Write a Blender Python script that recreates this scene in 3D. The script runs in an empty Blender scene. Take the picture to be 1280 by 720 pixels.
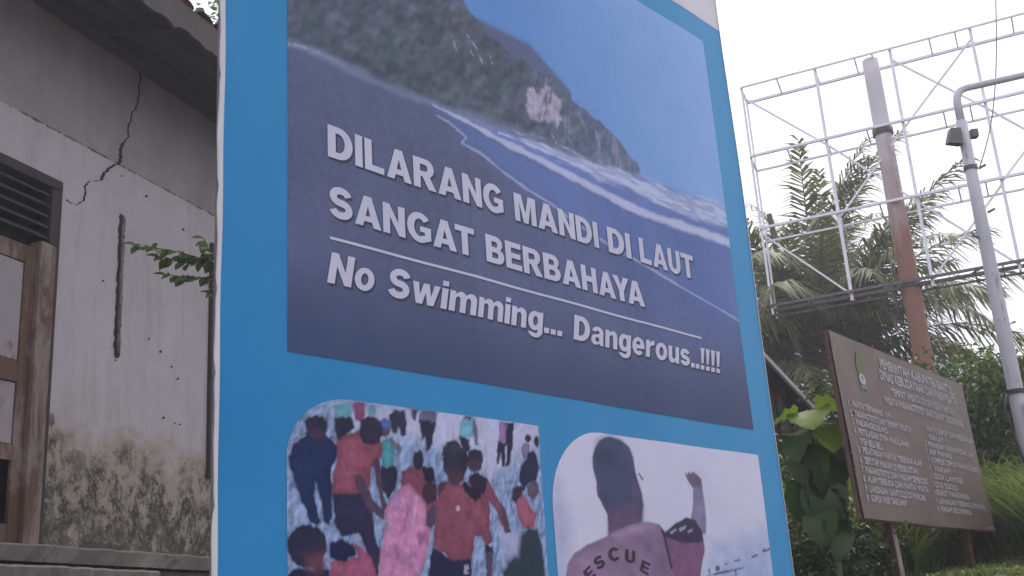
import bpy, bmesh, math, random
import numpy as np
from mathutils import Vector, Matrix, Euler
from mathutils.geometry import tessellate_polygon

R = math.radians
scene = bpy.context.scene
COL = scene.collection

# ------------------------------------------------------------------ camera
EYE = Vector((0, 0, 1.3))
cam_data = bpy.data.cameras.new('camera')
cam_data.sensor_width = 36.0
cam_data.lens = 1400.0 / 1280.0 * 36.0
cam_data.clip_start = 0.05
cam_data.clip_end = 3000
cam = bpy.data.objects.new('camera', cam_data)
COL.objects.link(cam)
pitch, roll = R(17.35), R(3.86)
F = Vector((0, math.cos(pitch), math.sin(pitch)))
R0 = Vector((1, 0, 0)); U0 = R0.cross(F)
RV = R0 * math.cos(roll) - U0 * math.sin(roll)
UV = R0 * math.sin(roll) + U0 * math.cos(roll)
m3 = Matrix((RV, UV, -F)).transposed()
cam.matrix_world = Matrix.Translation(EYE) @ m3.to_4x4()
scene.camera = cam

# ------------------------------------------------------------------ sky, sun, exposure
SUN_EL, SUN_AZ = R(52), R(32)          # azimuth measured from +Y towards +X
world = bpy.data.worlds.new('World'); scene.world = world
world.use_nodes = True
wn = world.node_tree; wn.nodes.clear()
w_out = wn.nodes.new('ShaderNodeOutputWorld')
w_bg = wn.nodes.new('ShaderNodeBackground'); w_bg.inputs['Strength'].default_value = 0.1
w_sky = wn.nodes.new('ShaderNodeTexSky'); w_sky.sky_type = 'NISHITA'; w_sky.sun_disc = False
w_sky.sun_elevation = SUN_EL; w_sky.sun_rotation = SUN_AZ
w_sky.dust_density = 4.0; w_sky.air_density = 1.2
w_mix = wn.nodes.new('ShaderNodeMix'); w_mix.data_type = 'RGBA'
w_mix.inputs[0].default_value = 0.86                     # overcast: a bright, even cloud sheet
w_mix.inputs[7].default_value = (8.4, 8.3, 9.3, 1)
wn.links.new(w_sky.outputs[0], w_mix.inputs[6])
wn.links.new(w_mix.outputs[2], w_bg.inputs['Color'])
wn.links.new(w_bg.outputs[0], w_out.inputs['Surface'])

sun_d = bpy.data.lights.new('sun', 'SUN'); sun_d.energy = 1.0; sun_d.angle = R(25); sun_d.color = (1.0, 0.96, 0.9)
sun = bpy.data.objects.new('sun', sun_d); COL.objects.link(sun)
sd = Vector((math.sin(SUN_AZ) * math.cos(SUN_EL), math.cos(SUN_AZ) * math.cos(SUN_EL), math.sin(SUN_EL)))
sun.rotation_euler = sd.to_track_quat('Z', 'Y').to_euler()

scene.view_settings.view_transform = 'Standard'
scene.view_settings.look = 'None'
scene.view_settings.gamma = 1.0
scene.view_settings.use_curve_mapping = False
scene.view_settings.exposure = 0.68
cy = scene.cycles
cy.max_bounces = 5; cy.diffuse_bounces = 3; cy.glossy_bounces = 2; cy.transmission_bounces = 3; cy.transparent_max_bounces = 4; cy.volume_bounces = 0; cy.adaptive_threshold = .02

# ------------------------------------------------------------------ helpers
rnd = random.Random(7)

def lin(c):
    return tuple((x / 255 / 12.92) if x / 255 <= .04045 else ((x / 255 + .055) / 1.055) ** 2.4 for x in c)

def new_mat(name):
    m = bpy.data.materials.new(name); m.use_nodes = True
    return m, m.node_tree, m.node_tree.nodes['Principled BSDF']

def noise(nt, scale, detail=6, rough=.6, vec=None, dist=0.0):
    n = nt.nodes.new('ShaderNodeTexNoise'); n.inputs['Scale'].default_value = scale
    n.inputs['Detail'].default_value = detail; n.inputs['Roughness'].default_value = rough
    n.inputs['Distortion'].default_value = dist
    if vec is not None: nt.links.new(vec, n.inputs['Vector'])
    return n.outputs['Fac']

def ramp(nt, fac, a, b, ca=(0, 0, 0, 1), cb=(1, 1, 1, 1)):
    r = nt.nodes.new('ShaderNodeValToRGB')
    r.color_ramp.elements[0].position = a; r.color_ramp.elements[0].color = ca
    r.color_ramp.elements[1].position = b; r.color_ramp.elements[1].color = cb
    nt.links.new(fac, r.inputs['Fac'])
    return r.outputs['Color']

def mixc(nt, fac, a, b):
    m = nt.nodes.new('ShaderNodeMix'); m.data_type = 'RGBA'
    for v, i in ((fac, 0), (a, 6), (b, 7)):
        if hasattr(v, 'is_linked') or hasattr(v, 'links'): nt.links.new(v, m.inputs[i])
        elif i == 0: m.inputs[0].default_value = v
        else: m.inputs[i].default_value = (*v, 1) if len(v) == 3 else v
    return m.outputs[2]

def math_n(nt, op, a, b):
    m = nt.nodes.new('ShaderNodeMath'); m.operation = op
    for v, i in ((a, 0), (b, 1)):
        if hasattr(v, 'links'): nt.links.new(v, m.inputs[i])
        else: m.inputs[i].default_value = v
    return m.outputs[0]

def coords(nt, scale=(1, 1, 1)):
    t = nt.nodes.new('ShaderNodeTexCoord'); mp = nt.nodes.new('ShaderNodeMapping')
    mp.inputs['Scale'].default_value = scale
    nt.links.new(t.outputs['Object'], mp.inputs['Vector'])
    return mp.outputs['Vector']

def bump(nt, bs, h, strength=.3, dist=.02):
    b = nt.nodes.new('ShaderNodeBump'); b.inputs['Strength'].default_value = strength
    b.inputs['Distance'].default_value = dist
    nt.links.new(h, b.inputs['Height']); nt.links.new(b.outputs[0], bs.inputs['Normal'])

def simple_mat(name, c1, c2, scale=6, rough=.75, stretch=(1, 1, 1), bstr=.25, stain=None, stain_t=(.56, .66), stain_scale=9, bdist=.01):
    m, nt, bs = new_mat(name)
    v = coords(nt, stretch)
    n1 = noise(nt, scale, 8, .65, v)
    col = mixc(nt, ramp(nt, n1, .32, .68), c1, c2)
    if stain:
        n2 = noise(nt, stain_scale, 8, .7, v, .4)
        col = mixc(nt, ramp(nt, n2, *stain_t), col, stain)
    nt.links.new(col, bs.inputs['Base Color'])
    bs.inputs['Roughness'].default_value = rough
    if bstr: bump(nt, bs, noise(nt, scale * 5, 6, .7, v), bstr, bdist)
    return m

def leaf_mat(name, c1, c2, trans=.35, rough=.5, scale=2.0, attr=True):
    m, nt, bs = new_mat(name)
    n = noise(nt, scale, 3, .6, coords(nt))
    col = mixc(nt, ramp(nt, n, .35, .65), c1, c2)
    if attr:
        at = nt.nodes.new('ShaderNodeAttribute'); at.attribute_name = 'tint'
        mul = nt.nodes.new('ShaderNodeMix'); mul.data_type = 'RGBA'; mul.blend_type = 'MULTIPLY'; mul.inputs[0].default_value = 1
        nt.links.new(col, mul.inputs[6]); nt.links.new(at.outputs['Color'], mul.inputs[7]); col = mul.outputs[2]
    nt.links.new(col, bs.inputs['Base Color']); bs.inputs['Roughness'].default_value = rough
    tr = nt.nodes.new('ShaderNodeBsdfTranslucent'); nt.links.new(col, tr.inputs['Color'])
    mx = nt.nodes.new('ShaderNodeMixShader'); mx.inputs[0].default_value = trans
    out = nt.nodes['Material Output']
    nt.links.new(bs.outputs[0], mx.inputs[1]); nt.links.new(tr.outputs[0], mx.inputs[2]); nt.links.new(mx.outputs[0], out.inputs['Surface'])
    return m

def tag(o, label=None, cat=None, group=None, kind=None):
    if label: o['label'] = label
    if cat: o['category'] = cat
    if group: o['group'] = group
    if kind: o['kind'] = kind
    return o

def empty(name, loc, rz=0.0):
    o = bpy.data.objects.new(name, None); COL.objects.link(o)
    o.location = loc; o.rotation_euler = (0, 0, rz); o.empty_display_size = .2
    return o

def obj(name, verts, faces, mat, parent=None, smooth=False, bevel=0.0):
    me = bpy.data.meshes.new(name); me.from_pydata([tuple(v) for v in verts], [], faces); me.update()
    if smooth: me.polygons.foreach_set('use_smooth', [True] * len(me.polygons))
    return link(name, me, mat, parent, bevel)

def link(name, me, mat=None, parent=None, bevel=0.0):
    if mat and not me.materials: me.materials.append(mat)
    o = bpy.data.objects.new(name, me); COL.objects.link(o)
    if parent: o.parent = parent
    if bevel:
        b = o.modifiers.new('bevel', 'BEVEL'); b.width = bevel; b.segments = 2; b.limit_method = 'ANGLE'
    return o

class MB:
    def __init__(s): s.v = []; s.f = []
    def add(s, vs, fs):
        k = len(s.v); s.v += [tuple(v) for v in vs]; s.f += [tuple(i + k for i in f) for f in fs]; return s
    def box(s, x0, x1, y0, y1, z0, z1):
        return s.add([(x0,y0,z0),(x1,y0,z0),(x1,y1,z0),(x0,y1,z0),(x0,y0,z1),(x1,y0,z1),(x1,y1,z1),(x0,y1,z1)],
                     [(0,3,2,1),(4,5,6,7),(0,1,5,4),(1,2,6,5),(2,3,7,6),(3,0,4,7)])
    def bar(s, a, b, w, h=None, up=(0,0,1)):
        a = Vector(a); b = Vector(b); d = (b - a).normalized(); h = h or w
        sx = d.cross(Vector(up))
        if sx.length < 1e-4: sx = d.cross(Vector((1,0,0)))
        sx.normalize(); sy = sx.cross(d)
        vs = []
        for p in (a, b):
            for i, j in ((-1,-1),(1,-1),(1,1),(-1,1)): vs.append(p + sx*(i*w/2) + sy*(j*h/2))
        return s.add(vs, [(3,2,1,0),(4,5,6,7),(0,1,5,4),(1,2,6,5),(2,3,7,6),(3,0,4,7)])
    def tube(s, pts, radii, n=10, cap=True):
        pts = [Vector(p) for p in pts]; k = len(pts); base = len(s.v); prev = None
        for i, p in enumerate(pts):
            t = (pts[min(i+1,k-1)] - pts[max(i-1,0)]).normalized()
            if prev is None:
                sx = t.cross(Vector((0,0,1)))
                if sx.length < 1e-3: sx = t.cross(Vector((0,1,0)))
                sx.normalize()
            else:
                sx = (prev - t * prev.dot(t)).normalized()
            prev = sx; sy = t.cross(sx)
            r = radii[i] if hasattr(radii, '__len__') else radii
            for j in range(n):
                a = 2*math.pi*j/n; s.v.append(tuple(p + sx*(r*math.cos(a)) + sy*(r*math.sin(a))))
        for i in range(k-1):
            for j in range(n):
                s.f.append((base+i*n+j, base+i*n+(j+1)%n, base+(i+1)*n+(j+1)%n, base+(i+1)*n+j))
        if cap:
            s.f.append(tuple(base + j for j in reversed(range(n)))); s.f.append(tuple(base+(k-1)*n+j for j in range(n)))
        return s
    def obj(s, name, mat, parent=None, smooth=False, bevel=0.0):
        return obj(name, s.v, s.f, mat, parent, smooth, bevel)

def fast_mesh(name, V, Fq, tint=None):
    """numpy verts (n,3), faces (m,k) with the same k; tint (n,3) as a colour attribute"""
    me = bpy.data.meshes.new(name); n = len(V); m, k = Fq.shape
    me.vertices.add(n); me.vertices.foreach_set('co', np.asarray(V, np.float32).ravel())
    me.loops.add(m*k); me.loops.foreach_set('vertex_index', np.asarray(Fq, np.int32).ravel())
    me.polygons.add(m); me.polygons.foreach_set('loop_start', np.arange(0, m*k, k, dtype=np.int32))
    me.update(calc_edges=True)
    if tint is not None:
        at = me.color_attributes.new('tint', 'FLOAT_COLOR', 'POINT')
        at.data.foreach_set('color', np.c_[tint, np.ones(n)].astype(np.float32).ravel())
    me.validate()
    return me

# value noise on arrays, for printed pictures and ground
def vnoise(x, y, seed):
    rs = np.random.RandomState(seed); T = rs.rand(256, 256)
    xi = np.floor(x).astype(int); yi = np.floor(y).astype(int); fx = x-xi; fy = y-yi
    fx = fx*fx*(3-2*fx); fy = fy*fy*(3-2*fy)
    g = lambda a, b: T[a % 256, b % 256]
    return (g(xi,yi)*(1-fx)+g(xi+1,yi)*fx)*(1-fy)+(g(xi,yi+1)*(1-fx)+g(xi+1,yi+1)*fx)*fy
def fbm(x, y, seed=1, o=5):
    s = 0; a = .5
    for i in range(o):
        s = s + a*vnoise(x*2**i, y*2**i, seed+i); a *= .5
    return s / (1-.5**o)
def sstep(a, b, x):
    t = np.clip((x-a)/(b-a), 0, 1); return t*t*(3-2*t)

# ------------------------------------------------------------------ materials
M = {}
M['ground'] = simple_mat('sandy_soil', (.17,.14,.11), (.09,.075,.055), 1.4, .95, bstr=.5, stain=(.05,.07,.025))
M['concrete'] = simple_mat('old_concrete', (.22,.195,.175), (.12,.11,.10), 3, .9, bstr=.5, stain=(.07,.068,.06))
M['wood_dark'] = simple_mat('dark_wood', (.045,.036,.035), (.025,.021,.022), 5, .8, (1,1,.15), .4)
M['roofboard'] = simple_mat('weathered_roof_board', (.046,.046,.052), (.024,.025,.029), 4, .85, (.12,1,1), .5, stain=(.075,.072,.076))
M['rooftile'] = simple_mat('old_clay_tile', (.15,.075,.05), (.08,.05,.04), 5, .9, bstr=.4, stain=(.04,.04,.03))
M['steel_pale'] = simple_mat('glare_pale_steel', (.86,.84,.92), (.76,.74,.82), 8, .6, bstr=.1, stain=(.45,.36,.33), stain_t=(.66,.74))  # pale paint with washed-out sky glare put into its lavender colour
M['steel_dull'] = simple_mat('dull_dark_steel', (.16,.145,.16), (.09,.08,.085), 8, .6, bstr=.15, stain=(.16,.08,.05), stain_t=(.6,.7))
M['rust'] = simple_mat('rusty_iron', (.20,.085,.045), (.11,.048,.03), 9, .85, (1,1,.4), .5, stain=(.30,.24,.2), stain_t=(.6,.66))
M['galv'] = simple_mat('grey_pole_paint', (.56,.56,.61), (.43,.43,.47), 5, .6, (1,1,.3), .3, stain=(.20,.17,.15), stain_t=(.58,.68))
M['black'] = simple_mat('black_plastic', (.03,.03,.033), (.018,.018,.02), 8, .5, bstr=.1)
M['white_wood'] = simple_mat('greyed_white_board', (.46,.45,.44), (.34,.33,.33), 6, .8, (1,1,1), .25)
M['thatch'] = simple_mat('dark_thatch', (.035,.032,.026), (.018,.017,.014), 14, .95, (1,1,.3), .8)
M['bark'] = simple_mat('bark', (.11,.09,.07), (.06,.05,.04), 9, .9, (1,1,.3), .7)
M['stem'] = simple_mat('green_stem', (.10,.13,.05), (.07,.08,.035), 9, .7, bstr=.2)

def wall_material():
    m, nt, bs = new_mat('mouldy_plaster')
    v = coords(nt)
    base = mixc(nt, ramp(nt, noise(nt, 1.3, 6, .6, v), .3, .7), (.47,.43,.455), (.40,.365,.385))
    base = mixc(nt, ramp(nt, noise(nt, 26, 4, .6, v), .60, .80), base, (.30,.27,.28))
    base = mixc(nt, math_n(nt, 'MULTIPLY', ramp(nt, noise(nt, 2.6, 8, .7, coords(nt, (2.2, 1, .35)), .3), .50, .74), .55), base, (.27,.24,.225))
    base = mixc(nt, math_n(nt, 'MULTIPLY', ramp(nt, noise(nt, 1.1, 7, .7, v, .4), .52, .64), .35), base, (.52,.475,.47))
    # darker, browner mottled tone above the ring-beam joint
    sep = nt.nodes.new('ShaderNodeSeparateXYZ'); t = nt.nodes.new('ShaderNodeTexCoord'); nt.links.new(t.outputs['Object'], sep.inputs[0])
    z = sep.outputs['Z']
    upm = math_n(nt, 'GREATER_THAN', math_n(nt, 'ADD', z, math_n(nt, 'MULTIPLY', noise(nt, 9, 6, .7, v), .03)), 4.90)
    upc = mixc(nt, ramp(nt, noise(nt, 1.7, 8, .7, coords(nt, (1.5, 1, .7)), .4), .36, .66), (.30,.285,.29), (.225,.21,.20))
    base = mixc(nt, math_n(nt, 'MULTIPLY', upm, .9), base, upc)
    # joint line
    d = math_n(nt, 'ABSOLUTE', math_n(nt, 'SUBTRACT', z, 4.885), 0.0)
    line = math_n(nt, 'LESS_THAN', math_n(nt, 'ADD', d, math_n(nt, 'MULTIPLY', noise(nt, 7, 6, .75, v), .075)), .043)
    base = mixc(nt, line, base, (.10,.085,.08))
    # damp tide mark: bare, stained render under the failed paint
    tide = math_n(nt, 'ADD', z, math_n(nt, 'MULTIPLY', noise(nt, 3.2, 7, .7, v, .5), -1.25))
    def rng(fac, a, b):   # 1 below a, 0 above b
        mr = nt.nodes.new('ShaderNodeMapRange'); mr.inputs[1].default_value = a; mr.inputs[2].default_value = b
        mr.inputs[3].default_value = 1; mr.inputs[4].default_value = 0; nt.links.new(fac, mr.inputs[0]); return mr.outputs[0]
    damp = rng(tide, 2.08, 2.32)
    base = mixc(nt, math_n(nt, 'MULTIPLY', damp, .75), base, (.32,.265,.19))
    v2 = coords(nt, (1, 1, .8))
    blot = ramp(nt, noise(nt, 5.6, 10, .78, v2, .25), .455, .53)
    blot2 = ramp(nt, noise(nt, 24, 7, .72, v2, .2), .36, .50)
    mask = math_n(nt, 'MULTIPLY', rng(tide, 1.90, 2.10), blot)
    mask = math_n(nt, 'MULTIPLY', mask, blot2)
    mo = mixc(nt, ramp(nt, noise(nt, 5, 4, .6, v), .3, .7), (.020,.022,.014), (.095,.092,.062))
    base = mixc(nt, mask, base, mo)
    low = math_n(nt, 'MULTIPLY', rng(tide, 1.52, 1.80), ramp(nt, noise(nt, 5, 9, .76, v, .2), .44, .52))
    base = mixc(nt, math_n(nt, 'MULTIPLY', low, .8), base, (.055,.05,.03))
    nt.links.new(base, bs.inputs['Base Color']); bs.inputs['Roughness'].default_value = .92
    bump(nt, bs, math_n(nt, 'ADD', noise(nt, 4, 8, .65, v), math_n(nt, 'MULTIPLY', mask, -.3)), .5, .03)
    return m
M['wall'] = wall_material()

def paint_wood(name, paint, wood, t0, t1, scale=5):
    m, nt, bs = new_mat(name); v = coords(nt, (1, 1, .35)); v0 = coords(nt, (1, 1, .06))
    w = mixc(nt, noise(nt, 20, 5, .7, v0), wood, tuple(c*.5 for c in wood))
    msk = ramp(nt, noise(nt, scale, 9, .72, v, .4), t0, t1)
    col = mixc(nt, msk, w, mixc(nt, noise(nt, 3, 4, .6, v), paint, tuple(c*.75 for c in paint)))
    nt.links.new(col, bs.inputs['Base Color']); bs.inputs['Roughness'].default_value = .8
    bump(nt, bs, math_n(nt, 'ADD', msk, noise(nt, 30, 5, .7, v0)), .3, .006); return m
M['jamb'] = paint_wood('worn_door_frame', (.27,.215,.19), (.14,.08,.05), .44, .58)
M['door_panel'] = paint_wood('faded_door_panel', (.34,.30,.32), (.17,.115,.085), .36, .44)
M['door_rail'] = paint_wood('worn_door_rail', (.24,.18,.15), (.135,.075,.045), .50, .60)

def print_mat(name, rough=.42):
    m, nt, bs = new_mat(name)
    at = nt.nodes.new('ShaderNodeAttribute'); at.attribute_name = 'tint'
    v = coords(nt)
    g = mixc(nt, ramp(nt, noise(nt, 3.5, 5, .6, v), .2, .8), (.93,.93,.94), (1.04,1.04,1.03))
    mul = nt.nodes.new('ShaderNodeMix'); mul.data_type = 'RGBA'; mul.blend_type = 'MULTIPLY'; mul.inputs[0].default_value = 1
    nt.links.new(at.outputs['Color'], mul.inputs[6]); nt.links.new(g, mul.inputs[7])
    nt.links.new(mul.outputs[2], bs.inputs['Base Color']); bs.inputs['Roughness'].default_value = rough
    bs.inputs['Specular IOR Level'].default_value = .12
    bump(nt, bs, noise(nt, 14, 3, .5, v), .05, .01)
    return m
M['print'] = print_mat('printed_vinyl')

def ink(name, c, rough=.45):
    m, nt, bs = new_mat(name)
    v = coords(nt)
    col = mixc(nt, ramp(nt, noise(nt, 4, 6, .65, v), .3, .8), c, tuple(x*.86 for x in c))
    nt.links.new(col, bs.inputs['Base Color']); bs.inputs['Roughness'].default_value = rough
    bs.inputs['Specular IOR Level'].default_value = .12
    return m
PR = 1.36                                # printed albedo relative to the tone seen in shade
def pc(c): return tuple(min(.82, max(.003, x*PR-.012)) for x in lin(c))
def blue_vinyl():
    m, nt, bs = new_mat('blue_vinyl'); v = coords(nt)
    sx = nt.nodes.new('ShaderNodeSeparateXYZ'); nt.links.new(v, sx.inputs[0])
    fade_veil = math_n(nt, 'ADD', math_n(nt, 'MULTIPLY', ramp(nt, noise(nt, .7, 5, .6, v), .3, .75), .45), math_n(nt, 'MULTIPLY', sx.outputs['X'], .17))      # random sun-bleached patches, plus a glare veil painted lighter towards the right
    col = mixc(nt, fade_veil, (.010,.215,.50), (.075,.335,.61))
    streak = ramp(nt, noise(nt, 3.0, 6, .65, coords(nt, (3.5, 1, .22))), .58, .80)         # rain-washed dust
    col = mixc(nt, math_n(nt, 'MULTIPLY', streak, .34), col, (.19,.29,.42))
    nt.links.new(col, bs.inputs['Base Color']); bs.inputs['Roughness'].default_value = .5; bs.inputs['Specular IOR Level'].default_value = .15
    bump(nt, bs, noise(nt, 2.2, 4, .5, coords(nt, (1.6, 1, .8))), .12, .03)
    return m
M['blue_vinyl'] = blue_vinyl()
M['white_vinyl'] = ink('white_vinyl', (.72,.70,.74))
M['ink_white'] = ink('white_ink', (.60,.61,.76))
M['ink_shadow'] = ink('dark_ink', (.045,.06,.11))
M['ink_grey'] = ink('dark_grey_ink', (.055,.038,.062))
# outlines of the printed pictures, in metres on the banner sheet (across, up)
CLIFF=[(0.066,3.972),(0.97,4.178),(1.222,4.044),(1.356,3.983),(1.485,3.921),(1.592,3.89),(1.704,3.875),(1.85,3.871),(1.937,3.841),(1.994,3.803),(2.117,3.778),(2.211,3.754),(2.336,3.704),(2.43,3.651),(2.506,3.605),(2.522,3.533),(2.373,3.506),(2.11,3.494),(1.864,3.486),(1.636,3.492),(1.419,3.486),(1.265,3.476),(1.118,3.463),(0.978,3.465),(0.843,3.457),(0.714,3.456),(0.59,3.465),(0.471,3.478),(0.375,3.477),(0.264,3.469),(0.071,3.434)]
BASE=[(0.071,3.447),(0.264,3.462),(0.375,3.477),(0.471,3.475),(0.59,3.465),(0.714,3.456),(0.843,3.457),(0.978,3.465),(1.118,3.463),(1.265,3.476),(1.419,3.486),(1.636,3.492),(1.864,3.486),(2.11,3.494),(2.373,3.506),(2.521,3.524)]
WATER=[(0.978,3.477),(1.115,3.417),(1.208,3.37),(1.195,3.329),(1.303,3.323),(1.452,3.27),(1.608,3.227),(1.772,3.198),(1.941,3.147),(2.638,3.018),(2.997,2.954),(3.346,2.892),(3.455,3.348),(2.92,3.337),(2.481,3.327),(2.154,3.357),(1.795,3.393),(1.518,3.409),(1.312,3.433),(1.117,3.451)]
SEA=[(1.191,3.467),(1.419,3.482),(1.864,3.486),(2.372,3.501),(2.522,3.533),(2.884,3.547),(3.509,3.578),(3.452,3.338),(2.92,3.337),(2.481,3.327),(2.154,3.357),(1.795,3.393),(1.518,3.409),(1.312,3.433)]
SHORE=[(1.044,3.413),(1.114,3.405),(1.17,3.385),(1.217,3.366),(1.186,3.33),(1.244,3.321),(1.303,3.319),(1.377,3.295),(1.452,3.27),(1.608,3.227),(1.772,3.198),(1.941,3.147),(2.242,3.085),(2.638,3.018),(2.997,2.954),(3.346,2.892)]
SURF2=[(1.023,3.454),(1.117,3.451),(1.312,3.437),(1.519,3.417),(1.795,3.397),(2.155,3.366),(2.482,3.336),(2.922,3.347),(3.456,3.354)]
SURF1=[(1.443,3.462),(1.633,3.467),(1.863,3.474),(2.107,3.476),(2.368,3.474),(2.649,3.481),(2.873,3.488),(3.109,3.49),(3.493,3.509)]
PATCH=[(1.609,3.663),(1.691,3.757),(1.784,3.814),(1.866,3.804),(1.918,3.778),(1.891,3.705),(1.922,3.663),(1.82,3.606),(1.713,3.585),(1.647,3.606)]
STREAKS=[[(1.172,3.838),(1.188,3.781)],[(1.261,3.888),(1.329,3.842)],[(1.281,3.811),(1.3,3.79)],[(1.343,3.814),(1.356,3.783)],[(1.418,3.834),(1.426,3.804)],[(1.815,3.563),(1.851,3.524)],[(1.949,3.587),(1.989,3.523)],[(2.171,3.707),(2.192,3.625)],[(1.294,3.458),(1.291,3.423)],[(2.051,3.756),(2.101,3.663)]]
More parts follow.
